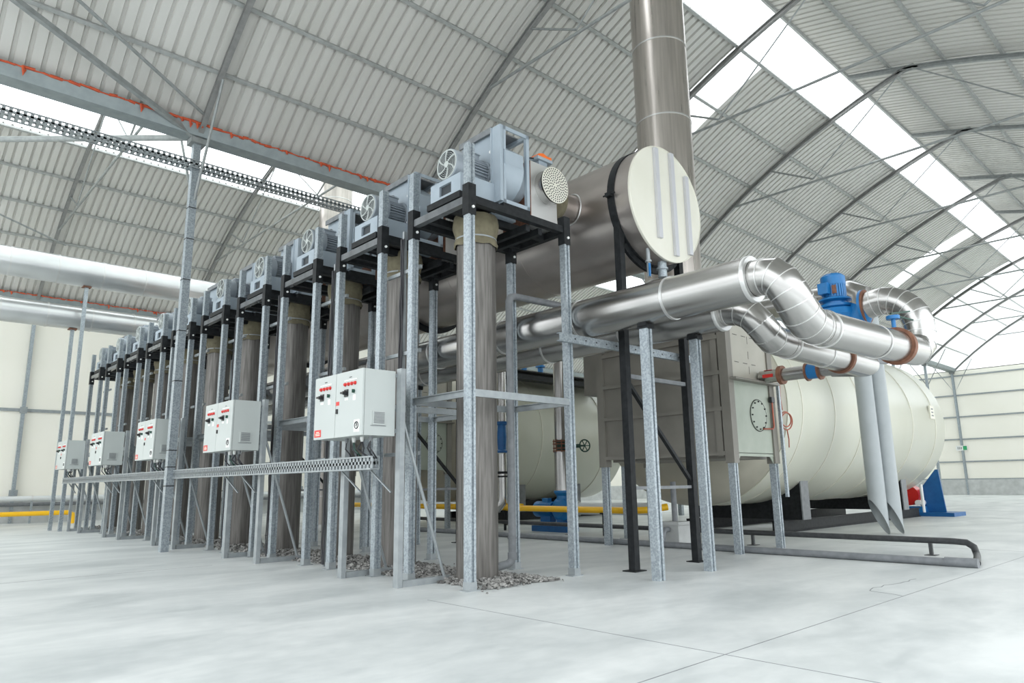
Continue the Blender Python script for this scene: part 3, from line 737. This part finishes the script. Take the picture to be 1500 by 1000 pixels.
m = MB(); m.tube((8.05,3.40,ZR+.01),(11.3,3.40,3.05),.22,40); m.build('lower_run', 'alu', t)
bands(t, [(8.2,3.40,ZR+.015),(9.8,3.40,ZR+.065)], .22, (1,0,.035))
R0 = .50
lp = [(11.2,3.40,3.047),(11.38,3.40,3.055),(11.56,3.38,3.17),(11.60,3.37,3.36)]+arc((11.60,3.37+R0,3.45),(0,-1,0),(0,0,1),R0,.12,PI/2+.2,6)
lp = [V(p) for p in lp]; lp.append(lp[-1]+V((0,.12,-.03)))
gored('return_bend', lp, .215, 'alu', t)
PUMPP = lp[-1].copy()
m = MB(); m.ring((10.6,3.40,3.03),(1,0,0),.22,.10,.045,36); vv = m.build('valve_flange', 'rust', t)
m = MB(); m.tube((10.6,3.40,3.26),(10.6,3.40,3.44),.03,10); m.lathe([(0,0),(.09,0),(.09,.05),(0,.05)],(10.6,3.40,3.42),(0,0,1),14); m.build('valve_neck', 'blue', vv)
m = MB(); m.bar((10.52,3.40,3.49),(10.9,3.27,3.56),.03,.02); m.bar((10.62,3.35,3.46),(10.88,3.23,3.42),.02,.02); m.build('valve_lever', 'greendark', vv)
# lower pipe
t = thing('insulated_pipe', 'lower silver clad pipe with smaller bend running into the beige box', 'pipe', (8.76,5.49,3.55))
m = MB(); m.lathe([(0,0),(.265,0),(.265,17.3),(0,17.3)], (8.76,5.0,3.54), (0,1,0), 44); m.build('straight_run', 'alu', t)
m = MB(); m.lathe([(.2,0),(.265,.0),(.272,.01),(.272,.05)], (8.76,4.99,3.54), (0,1,0), 40); m.build('end_collar', 'aluseam', t)
bands(t, [(8.76,y,3.54) for y in (6.7,8.4,10.2,12,14,16,18,20)], .265, (0,1,0))
gored('swan_neck_bend', [(8.76,5.1,3.54),(8.76,4.92,3.54),(8.76,4.74,3.51),(8.77,4.59,3.42),(8.81,4.49,3.28),(8.9,4.45,3.17),(9.05,4.45,3.10),(9.25,4.45,3.09),(9.45,4.45,3.09)], .205, 'alu', t)
m = MB(); m.sweep([(9.4,4.45,3.09),(12.1,4.45,3.07),(12.1,4.95,3.06)], [.21,.21,.14], 36); m.build('lower_run', 'alu', t)
bands(t, [(9.5,4.45,3.09),(10.6,4.45,3.085)], .21, (1,0,0))
m = MB(); m.ring((11.25,4.45,3.08),(1,0,0),.205,.08,.04,36); m.build('clamp_flange', 'rust', t)
m = MB(); m.tube((12.1,4.9,3.06),(12.1,6.24,3.06),.115,28); m.build('return_pipe', 'alu', t)
m = MB(); m.ring((12.1,5.84,3.06),(0,1,0),.11,.07,.06,28); m.build('clamp_flange', 'rust', t)
for q in (5.36,5.14):
    m = MB(); m.ring((12.1,q,3.06),(0,1,0),.11,.035,.055,28); m.build('valve_flange', 'rust', t)
m = MB(); m.tube((12.1,5.15,3.06),(12.1,5.35,3.06),.135,24); m.build('valve_body', 'blue', t)
m = MB(); m.box(12.05,12.15,6.0,6.15,3.173,3.178); m.box(11.982,11.985,5.95,6.15,3.03,3.09); m.build('flow_arrow_tag', 'red', t)

# posts under the pipes
def pipepost(x, y, h, label):
    t = thing('pipe_support', label, 'post', (x,y,0), 'posts under the silver pipes')
    m = MB(); cpost(m, x, y, 0, h-.03, .06); m.build('post', 'galv', t)
    m = MB(); m.box(x-.09,x+.09,y-.07,y+.07,h-.04,h); m.box(x-.07,x+.07,y-.09,y+.09,h-.07,h-.04); m.build('saddle', 'black', t)
pipepost(7.52, 5.45, 3.27, 'galvanised post in front holding up the upper silver pipe')
pipepost(8.76, 5.49, 3.29, 'galvanised post right of the black frame holding the lower silver pipe')
for k,y in enumerate((12.4,18.6)):
    pipepost(7.52, y, 3.27, 'post under the upper silver pipe behind the fan row, %s from the camera' % ordn[k+1])
    pipepost(8.76, y, 3.29, 'post under the lower silver pipe behind the fan row, %s from the camera' % ordn[k+1])
t = thing('cross_channel', 'horizontal galvanised channel under the silver pipes at the nearest stand', 'channel', (7.0,6.47,3.22))
m = MB(); m.prism([(-.03,-.06),(.03,-.06),(.03,-.045),(-.015,-.045),(-.015,.045),(.03,.045),(.03,.06),(-.03,.06)], (6.90,6.46,3.18),(9.95,6.36,3.18)); m.build('channel', 'galv', t)
m = MB()
for i in range(12): m.tube((7.2+.22*i,6.425-.0072*i,3.18),(7.2+.22*i,6.415-.0072*i,3.18),.012,6)
m.build('slot_holes', 'blackp', t)

# grey drain pipe running down the rear post of the nearest stand
t = thing('drain_pipe', 'dark grey drain pipe running down the rear leg of the nearest stand', 'pipe', (7.01,7.57,0))
m = MB(); m.sweep([(10.3,7.58,4.10),(7.12,7.57,4.02),(7.04,7.57,3.99),(7.01,7.57,3.92),(7.01,7.57,.22),(6.99,7.57,.14),(6.92,7.57,.10),(6.55,7.45,.09)], .055, 14); m.build('tube', 'greypipe', t)
m = MB(); m.ring((7.01,7.57,.45),(0,0,1),.055,.03,.012,16); m.ring((7.01,7.57,.2),(0,0,1),.055,.1,.012,16); m.build('coupling', 'greypipe', t)

# ------------------------------------------------------------------ boilers
def boiler(y, xe, label, plate):
    R,z,xf = 2.23,2.87,14.65
    t = thing('boiler', label, 'boiler', (xf,y,0), 'boilers')
    m = MB(); m.lathe([(R,0),(R,xe-xf-.12),(R-.04,xe-xf-.03),(R-.14,xe-xf),(0,xe-xf+.03)], (xf,y,z), (1,0,0), 96); s = m.build('shell', 'boiler', t)
    m = MB(); prof = [(R-.02,0),(R-.02,-.55)]
    for i in range(1,10):
        a = PI/2*i/9; prof.append(((R-.02)*(math.cos(a)**.72 if i < 9 else 0), -.55-1.15*math.sin(a)))
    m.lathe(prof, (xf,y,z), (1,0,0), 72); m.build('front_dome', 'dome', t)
    m = MB(); m.ring((xf-.02,y,z),(1,0,0),R-.02,.05,.02,72); m.build('dome_joint', 'boiler', t)
    for x in (15.3,17.0,18.6,20.3,22.3,24.3):
        if x > xe-.3: continue
        m = MB(); m.ring((x,y,z),(1,0,0),R,.035,.012,96); m.build('cladding_seam', 'cap', s)
    for sy in (-1.15,1.15):
        m = MB(); q = y+sy; m.box(15.7,xe-.1,q-.06,q+.06,0,.03); m.box(15.7,xe-.1,q-.06,q+.06,.25,.28); m.box(15.7,xe-.1,q-.02,q+.02,.03,.25); m.box(15.7,15.73,q-.08,q+.08,0,.28); m.build('skid_beam', 'black', t)
    for x in (16.7,xe-2.0):
        m = MB(); n = 16; w = 1.42; vs = []
        for xx in (x-.16,x+.16):
            vs += [(xx,y+w*(2*i/n-1),.28) for i in range(n+1)]+[(xx,y+w*(2*i/n-1),z-math.sqrt(R*R-(w*(2*i/n-1))**2)+.015) for i in range(n+1)]
        k = n+1; fs = []
        for i in range(n):
            fs += [(i,i+1,k+i+1,k+i),(2*k+i,3*k+i,3*k+i+1,2*k+i+1),(i,2*k+i,2*k+i+1,i+1),(k+i,k+i+1,3*k+i+1,3*k+i)]
        fs += [(0,k,3*k,2*k),(n,2*k+n,3*k+n,k+n)]
        m.add(vs, fs); sd = m.build('saddle', 'black', t)
        m = MB(); m.box(x-.2,x+.2,y-w-.03,y-w,.28,z-math.sqrt(R*R-w*w)+.03); m.tube((x-.02,y-w-.034,.75),(x-.02,y-w-.028,.75),.06,14); m.build('end_web', 'greypipe', sd)
    if plate:
        m = MB(); x,a = 24.0,-.02
        m.box(23.85,24.2,y-R-.03,y-R+.02,z+.1,z+.5); p = m.build('data_plate', 'cap', s)
        m = MB()
        for i in range(3): m.box(23.95,24.12,y-R-.034,y-R-.03,z+.18+.1*i,z+.22+.1*i)
        m.build('plate_lettering', 'greypipe', p)
    return t
b1 = boiler(9.2, 25.3, 'large cream horizontal boiler on black skid at right', True)
b2 = boiler(19.0, 21.5, 'second cream boiler seen between the stands behind the silver pipes', False)
# burner group at the far end of boiler 1
t = thing('burner', 'blue burner unit with red drum at the far end of the cream boiler', 'burner', (26,7.7,0))
m = MB(); m.prism([(-.40,0),(.35,0),(.27,.75),(-.22,1.35),(-.30,1.35)], (25.9,7.85,.12),(25.96,7.85,.12)); m.build('shield_plate', 'bluedark', t)
m = MB(); m.box(25.4,26.6,7.1,8.3,.0,.12); m.build('base_tray', 'bluedark', t)
m = MB(); m.tube((25.5,8.4,.65),(26.0,8.4,.65),.32,24); m.build('fan_drum', 'red', t)
m = MB(); m.tube((25.4,8.1,.42),(26.2,8.1,.42),.09,16); m.tube((25.5,7.98,.12),(25.5,7.98,1.0),.05,12); m.build('gas_train', 'white', t)
m = MB(); m.box(25.45,25.95,8.0,8.6,.12,.3); m.build('motor_block', 'blue', t)

# ------------------------------------------------------------------ beige heat exchanger boxes on legs in front of the boilers
def econ(x, y, label, full):
    t = thing('heat_exchanger', label, 'heat exchanger', (x,y,0), 'beige boxes on legs')
    x1,y1,z0,z1 = x+1.62,y+2.98,1.62,4.25
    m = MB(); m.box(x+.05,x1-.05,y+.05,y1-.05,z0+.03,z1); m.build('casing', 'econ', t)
    m = MB(); m.box(x+.13,x1-.13,y+.03,y+.052,z0+.05,2.97); m.box(x+.13,x1-.13,y+.03,y+.052,z0,z0+.06); m.build('lower_panel', 'econgreen', t)
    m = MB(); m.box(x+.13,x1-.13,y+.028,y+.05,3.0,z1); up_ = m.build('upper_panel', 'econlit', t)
    m = MB()
    for i in range(3): m.box(x+.3+.3*i,x+.45+.3*i,y+.026,y+.029,3.78,3.79); m.box(x+.3+.3*i,x+.45+.3*i,y+.026,y+.029,3.28,3.29)
    for i in range(4): m.box(x+.80,x+.81,y+.026,y+.029,3.1+.28*i,3.24+.28*i)
    m.build('stitch_welds', 'black', up_)
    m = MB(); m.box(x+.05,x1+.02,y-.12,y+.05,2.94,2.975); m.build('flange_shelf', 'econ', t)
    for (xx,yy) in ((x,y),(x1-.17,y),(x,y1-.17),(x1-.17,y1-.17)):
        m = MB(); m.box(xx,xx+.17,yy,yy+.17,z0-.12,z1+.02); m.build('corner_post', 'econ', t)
        m = MB(); cpost(m, xx+.085, yy+.085, 0, z0-.12, .06); m.build('leg', 'galv', t)
    for xx,sx in ((x+.17,1),(x1-.17,-1)):
        m = MB(); m.add([(xx,y+.04,z0-.12),(xx+sx*.13,y+.04,z0+.02),(xx,y+.04,z0+.02),(xx,y+.06,z0-.12),(xx+sx*.13,y+.06,z0+.02),(xx,y+.06,z0+.02)],[(0,1,2),(5,4,3),(0,3,4,1),(1,4,5,2),(2,5,3,0)]); m.build('gusset', 'econgreen', t)
    for z in (z0+.05,2.44,3.08,3.72,z1-.05):
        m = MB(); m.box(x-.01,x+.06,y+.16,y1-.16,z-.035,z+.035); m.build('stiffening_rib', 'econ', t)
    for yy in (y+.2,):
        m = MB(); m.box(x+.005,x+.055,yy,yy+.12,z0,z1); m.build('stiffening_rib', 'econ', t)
    hx,hz = x+1.0,2.36
    m = MB(); m.lathe([(0,0),(.27,0),(.285,.012),(.285,.025)], (hx,y+.012,hz), (0,1,0), 36); h = m.build('round_hatch', 'econgreen', t)
    m = MB()
    m.torus((hx,y+.022,hz),(0,1,0),.288,.006,36,5)
    for i in range(12):
        a = 2*PI*i/12; m.tube((hx+.25*math.cos(a),y-.008,hz+.25*math.sin(a)),(hx+.25*math.cos(a),y+.014,hz+.25*math.sin(a)),.014,6)
    m.build('hatch_bolts', 'black', h)
    if full:
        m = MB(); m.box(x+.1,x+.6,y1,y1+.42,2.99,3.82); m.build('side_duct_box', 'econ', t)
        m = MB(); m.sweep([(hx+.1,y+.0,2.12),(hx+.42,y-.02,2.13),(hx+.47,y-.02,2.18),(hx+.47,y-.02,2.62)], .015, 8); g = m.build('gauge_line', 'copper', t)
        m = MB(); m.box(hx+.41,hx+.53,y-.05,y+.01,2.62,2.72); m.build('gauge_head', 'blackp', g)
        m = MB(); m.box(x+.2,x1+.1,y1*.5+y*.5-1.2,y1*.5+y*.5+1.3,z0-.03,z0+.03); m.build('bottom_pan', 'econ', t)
    return t
econ(10.97, 6.26, 'beige grey heat exchanger box on galvanised legs before the big cream boiler', True)
econ(10.97, 16.1, 'second beige box on legs with round hatch, far behind the nearest stand', False)
# hose coil and cable ladder strip at the boiler front
t = thing('hose_coil', 'orange red hose coil hanging beside the beige box corner', 'hose', (12.85,6.55,2.1))
m = MB(); m.sweep([(12.72,6.2,3.0),(12.75,6.22,2.7),(12.78,6.22,2.5)], .012, 6); m.torus((12.85,6.2,2.33),(.25,1,0),.14,.013,26,6); m.torus((12.86,6.19,2.29),(.2,1,.1),.16,.012,26,6); m.sweep([(12.86,6.2,2.14),(12.9,6.2,1.95),(12.88,6.2,1.8)], .012, 6); m.build('hose', 'copper', t)
m = MB(); m.box(12.60,12.66,6.17,6.22,.9,3.0); m.build('hanger_strip', 'galv', t)

# grey riser pipes beside the boiler with mitred feet, and the far silver pipe they meet
for k,(x,y) in enumerate(((16.70,6.14),(17.10,5.99))):
    t = thing('riser_pipe', '%s of the pair of grey vertical pipes in front of the cream boiler' % ('left' if k == 0 else 'right'), 'pipe', (x,y,0), 'grey riser pipes')
    m = MB(); n = 24; r = .185; vs = [(x+r*math.cos(2*PI*i/n),y+r*math.sin(2*PI*i/n),max(0,.0+.75*(.5-.5*math.cos(2*PI*i/n-2.45+PI)))) for i in range(n)]+[(x+r*math.cos(2*PI*i/n),y+r*math.sin(2*PI*i/n),5.05) for i in range(n)]
    m.add(vs,[(i,(i+1)%n,n+(i+1)%n,n+i) for i in range(n)]+[tuple(range(n,2*n))]); m.build('tube', 'pvc', t)
    m = MB(); m.ring((x,y,4.0),(0,0,1),.185,.06,.02,24); m.build('clamp', 'greypipe', t)
t = thing('pipe_clamp', 'grey clamp plate joining the two grey riser pipes', 'clamp', (16.9,5.8,3.9))
m = MB(); m.bar((16.5,5.93,3.86),(17.22,5.76,3.86),.03,.14); m.build('plate', 'greypipe', t)
t = thing('insulated_pipe', 'far silver pipe ending in a bend just behind the blue pump', 'pipe', (16.8,7.5,5.6))
m = MB(); m.sweep([(16.9,14.5,5.56),(16.9,6.3,5.56),(16.88,6.08,5.42),(16.86,6.05,5.05)], .28, 30); m.build('cladding', 'alu', t)
bands(t, [(16.9,y,5.56) for y in (7.4,9,11,13)], .28, (0,1,0))

# blue pump on the return bend
px,py,pz = 11.60, PUMPP.y+.48, 3.92
t = thing('circulation_pump', 'bright blue inline pump with upright motor joined to the silver bend', 'pump', (px,py,pz))
m = MB(); m.tube((px,py,pz+.20),(px,py,pz+.50),.172,26)
for i in range(28):
    a = 2*PI*i/28; m.bar((px+.182*math.cos(a),py+.182*math.sin(a),pz+.22),(px+.182*math.cos(a),py+.182*math.sin(a),pz+.48),.012,.03,(-math.sin(a),math.cos(a),0))
mo = m.build('motor', 'blue', t)
m = MB(); m.lathe([(.19,0),(.195,.02),(.19,.15),(.15,.19),(0,.2)], (px,py,pz+.43), (0,0,1), 28); m.build('fan_cover', 'blue', mo)
m = MB(); m.box(px-.30,px-.14,py-.02,py+.14,pz+.26,pz+.44); m.build('terminal_box', 'blue', mo)
m = MB(); m.box(px-.2,px-.192,py-.12,py-.05,pz+.26,pz+.40); m.build('rating_plate', 'rust', mo)
m = MB(); m.lathe([(.15,.22),(.25,.2),(.26,.17),(.18,.14),(.18,.11),(.28,.09),(.28,.05),(.2,0)], (px,py,pz), (0,0,1), 32); m.build('lantern_bracket', 'blue', t)
m = MB(); m.lathe([(0,-.30),(.16,-.28),(.31,-.20),(.37,-.08),(.34,.02),(.22,.06),(0,.06)], (px,py,pz-.02), (0,0,1), 36)
m.sweep([(px,py-.02,pz-.26),(px,py-.2,pz-.27),(px,py-.36,pz-.15),(px,PUMPP.y+.04,PUMPP.z)], [.13,.17,.19,.19], 24); m.build('volute', 'blue', t)
m = MB(); m.lathe([(.17,0),(.275,0),(.275,.04),(.17,.04)], (px,PUMPP.y+.01,PUMPP.z), (0,1,0), 30); fg = m.build('outlet_flange', 'blue', t)
m = MB(); m.lathe([(.2,0),(.272,0),(.272,.02),(.2,.02)], (px,PUMPP.y-.012,PUMPP.z), (0,1,0), 30); m.build('flange_gasket', 'rust', fg)
m = MB(); m.tube((px,py,pz-.28),(px,py,3.27),.14,24); m.build('suction_pipe', 'alu', t)

# ------------------------------------------------------------------ floor pipework
t = thing('floor_pipe', 'dark grey pipe lying on the floor in front of the beige box', 'pipe', (11.28,3,0))
m = MB(); m.tube((11.28,18,.055),(11.30,3.0,.055),.055,14); m.build('tube', 'greypipe', t)
m = MB(); m.tube((11.30,3.35,.058),(11.30,2.95,.058),.066,14); m.build('end_coupling', 'greypipe', t)
t = thing('pipe_rail', 'black pipe on short legs running low to a bent end at right', 'pipe', (12.72,3.5,0))
m = MB(); m.sweep([(12.74,20,.23),(12.72,3.62,.23),(12.71,3.44,.22),(12.68,3.34,.16),(12.62,3.30,.06),(12.4,3.24,.05),(11.42,3.0,.05)], .048, 14); m.build('tube', 'blackpipe', t)
for y in (3.95,7.0,11.7,15.5):
    m = MB(); m.bar((12.72,y,0),(12.72,y,.19),.05); m.box(12.62,12.82,y-.08,y+.08,0,.008); m.build('short_leg', 'blackpipe', t)
t = thing('gas_pipe', 'yellow gas pipe running behind the fan stands towards the beige box', 'pipe', (12.9,15,.6))
m = MB(); m.sweep([(12.9,24,.58),(12.9,9.9,.58),(13.0,9.6,.60),(13.3,9.3,.66)], .075, 14); m.build('tube', 'yellow', t)
for y in (10.8,14.2,18.5,22.5):
    m = MB(); m.bar((12.9,y,0),(12.9,y,.51),.05); m.box(12.83,12.97,y-.06,y+.06,.49,.52); m.build('support_leg', 'black', t)
t = thing('gas_pipe', 'farther thin yellow gas pipe parallel behind the main yellow one', 'pipe', (14.6,17,.62))
m = MB(); m.tube((14.6,26,.45),(14.6,15.3,.58),.055,12); m.build('tube', 'yellow', t)
for y in (16,20,24):
    m = MB(); m.bar((14.6,y,0),(14.6,y,.42),.05); m.build('support_leg', 'black', t)
t = thing('concrete_pit_box', 'small grey square box on the floor below the beige box', 'box', (12.0,8.2,0))
m = MB(); m.box(11.75,12.15,8.0,8.4,0,.42); m.box(11.72,12.18,7.97,8.43,.38,.44); m.build('body', 'conc', t)
m = MB(); m.sweep([(11.72,8.2,.3),(11.6,8.2,.3),(11.55,8.2,.25),(11.5,8.2,.06)], .05, 10); m.tube((11.95,8.2,.44),(11.95,8.2,1.2),.055,12); m.build('pipe_stub', 'greypipe', t)

# vertical silver riser with valve, standing on the blue floor pump
rx,ry = 13.4,12.55
t = thing('pump_riser', 'vertical silver clad pipe with dark flanged valve between the stands', 'pipe', (rx,ry,1.1))
m = MB(); m.tube((rx,ry,2.3),(rx,ry,5.2),.165,24); m.build('cladding', 'alu', t)
m = MB(); m.tube((rx,ry,1.0),(rx,ry,2.02),.19,24); m.build('cladding', 'alu', t)
m = MB()
for z in (2.02,2.09,2.2,2.27): m.ring((rx,ry,z),(0,0,1),.12,.03,.1,24)
for i in range(8):
    a = 2*PI*i/8; m.tube((rx+.19*math.cos(a),ry+.19*math.sin(a),1.98),(rx+.19*math.cos(a),ry+.19*math.sin(a),2.32),.014,6)
vf = m.build('flanges', 'rust', t)
m = MB(); m.tube((rx,ry,2.0),(rx,ry,2.3),.13,20); m.tube((rx,ry,2.14),(rx+.25,ry-.45,2.14),.05,12); m.build('valve_body', 'greendark', t)
m = MB(); d_ = V((.25,-.45,0)).normalized(); c_ = V((rx,ry,2.14))+d_*.62; m.bar(c_-d_*.2, c_, .04); d_ = V((-.3,-.95,0)).normalized(); m.torus(c_, d_, .15, .018, 24, 6)
for i in range(3):
    a = PI*i/3; uu,ww,_ = frame(d_); o_ = (uu*math.cos(a)+ww*math.sin(a))*.15; m.tube(c_-o_, c_+o_, .011, 6)
m.build('hand_wheel', 'greendark', t)
t = thing('floor_pump', 'blue floor pump with finned motor at the foot of the silver riser', 'pump', (rx,ry,0))
m = MB(); m.lathe([(0,-.2),(.2,-.19),(.3,-.1),(.3,.1),(.2,.19),(0,.2)], (rx,ry,.55), (1,0,0), 28); m.lathe([(.17,0),(.15,.25),(.22,.33),(.22,.38),(0,.38)], (rx,ry,.64), (0,0,1), 24); m.build('volute', 'blue', t)
m = MB(); m.tube((rx,ry+.15,.55),(rx-.02,ry+.35,.55),.11,18); m.tube((rx-.02,ry+.32,.55),(rx-.05,ry+.8,.55),.18,24)
for i in range(24):
    a = 2*PI*i/24; m.bar((rx-.02+.19*math.cos(a),ry+.35,.55+.19*math.sin(a)),(rx-.05+.19*math.cos(a),ry+.7,.55+.19*math.sin(a)),.012,.03,(-math.sin(a),0,math.cos(a)))
m.box(rx-.12,rx+.02,ry+.42,ry+.62,.72,.83); m.lathe([(.2,0),(.2,.16),(.15,.2),(0,.2)], (rx-.05,ry+.7,.55), (0,1,0), 24); m.build('motor', 'blue', t)
m = MB(); m.box(rx-.25,rx+.25,ry-.3,ry+.9,0,.14); m.box(rx-.12,rx+.1,ry+.35,ry+.7,.14,.38); m.box(rx-.15,rx+.15,ry-.1,ry+.1,.14,.4); m.build('base_frame', 'bluedark', t)
t = thing('insulated_pipe', 'white clad horizontal pipe leaving the blue floor pump', 'pipe', (rx+.2,ry-.2,.55))
m = MB(); m.sweep([(rx+.1,ry-.3,.58),(rx+.3,ry-1.2,.58),(rx+.6,ry-2.5,.58)], .15, 22); m.build('cladding', 'whitepipe', t)
m = MB(); m.ring((rx+.12,ry-.4,.58),(.2,-.9,0),.16,.08,.02,24); m.build('joint_band', 'aluseam', t)
# left riser with blue valve
vx,vy = 12.62,13.98
t = thing('pump_riser', 'slim silver pipe with tall blue valve seen right of the nearest stained column', 'pipe', (vx,vy,0))
m = MB(); m.tube((vx,vy,2.85),(vx,vy,4.2),.12,20); m.build('cladding', 'alu', t)
m = MB(); m.tube((vx,vy,.9),(vx,vy,2.0),.12,20); m.sweep([(vx,vy,.95),(vx,vy,.75),(vx-.08,vy+.1,.6),(vx-.4,vy+.5,.58)], .12, 18); m.build('cladding', 'alu', t)
m = MB(); m.lathe([(0,0),(.15,0),(.15,.05),(.11,.08),(.13,.4),(.11,.72),(.15,.76),(.15,.82),(0,.82)], (vx,vy,2.02), (0,0,1), 24); m.build('valve_body', 'bluedark', t)
m = MB(); m.ring((vx,vy,1.5),(0,0,1),.11,.06,.06,20); m.ring((vx,vy,1.4),(0,0,1),.11,.04,.06,20); m.build('flanges', 'black', t)
m = MB(); m.bar((vx-.15,vy+.18,0),(vx-.15,vy+.18,.5),.08); m.build('support_leg', 'galv', t)
for i,(x,y,h,l) in enumerate(((15.0,16.4,4.3,'slim galvanised post before the second cream boiler'),(12.6,9.9,1.55,'short galvanised post beneath the left rear of the beige box'))):
    t = thing('slim_post', l, 'post', (x,y,0)); m = MB(); m.bar((x,y,0),(x,y,h),.1,.1,(0,1,0)); m.build('shaft', 'galv', t)
    m = MB(); m.box(x-.12,x+.12,y-.12,y+.12,0,.012); m.build('base_plate', 'galv_pale', t)
# black platform beam behind, on top of second boiler
t = thing('boiler_walkway', 'dark walkway beam with blue valves on top of the second boiler', 'walkway', (16.5,17.5,5.1))
m = MB(); m.box(15.2,21,16.6,17.0,4.62,4.78); m.box(15.2,15.4,16.6,21.2,4.62,4.78); m.box(15.3,21,16.7,21.2,4.9,4.95)
for x in (15.5,18,20.7): m.box(x-.05,x+.05,16.7,16.8,3.8,4.9)
m.build('deck', 'black', t)
for x in (15.8,16.5,17.3):
    m = MB(); m.tube((x,17.1,4.95),(x,17.1,5.3),.1,14); m.lathe([(0,0),(.17,0),(.17,.06),(0,.06)], (x,17.1,5.2), (0,0,1), 16); m.build('valve_body', 'blue', t)

# ------------------------------------------------------------------ exit sign on the far column
t = thing('exit_sign', 'small white and green exit sign on the end wall column', 'sign', (57.6,15.05,3.25))
m = MB(); m.box(57.58,57.62,14.72,15.42,3.08,3.42); m.build('panel', 'white', t)
m = MB(); m.box(57.57,57.585,14.74,14.98,3.11,3.39); m.build('green_field', 'green', t)
m = MB()
for i,y in enumerate((15.06,15.16,15.26)): m.box(57.575,57.582,y,y+.06,3.16,3.34)
m.build('sign_lettering', 'greypipe', t)
for i,(y,l) in enumerate(((15.06,'end wall column that carries the exit sign'),(5.9,'end wall column under the ridge of the main hall'),(24.2,'end wall column under the ridge of the side hall'))):
    t = thing('wall_column', l, 'column', (57.66,y,0)); m = MB(); m.bar((57.66,y,0),(57.66,y,8.75),.12,.12,(0,1,0)); m.build('shaft', 'galv', t)

# ------------------------------------------------------------------ light: overcast sky through ridge openings and the open side behind the camera
wd = bpy.data.worlds.new('sky'); bpy.context.scene.world = wd; wd.use_nodes = True
nt = wd.node_tree; bg = nt.nodes['Background']     # overcast sky: zenith about three times brighter than the horizon
tc = nt.nodes.new('ShaderNodeTexCoord'); sx = nt.nodes.new('ShaderNodeSeparateXYZ'); mr = nt.nodes.new('ShaderNodeMapRange')
mr.inputs['From Min'].default_value = 0; mr.inputs['From Max'].default_value = 1; mr.inputs['To Min'].default_value = 1.25; mr.inputs['To Max'].default_value = 3.75
nt.links.new(tc.outputs['Generated'], sx.inputs[0]); nt.links.new(sx.outputs[2], mr.inputs[0]); nt.links.new(mr.outputs[0], bg.inputs[1])
bg.inputs[0].default_value = (.92,.97,1.0,1)
sc = bpy.context.scene
sc.view_settings.view_transform = 'Standard'; sc.view_settings.look = 'None'; sc.view_settings.gamma = 1; sc.view_settings.exposure = .55
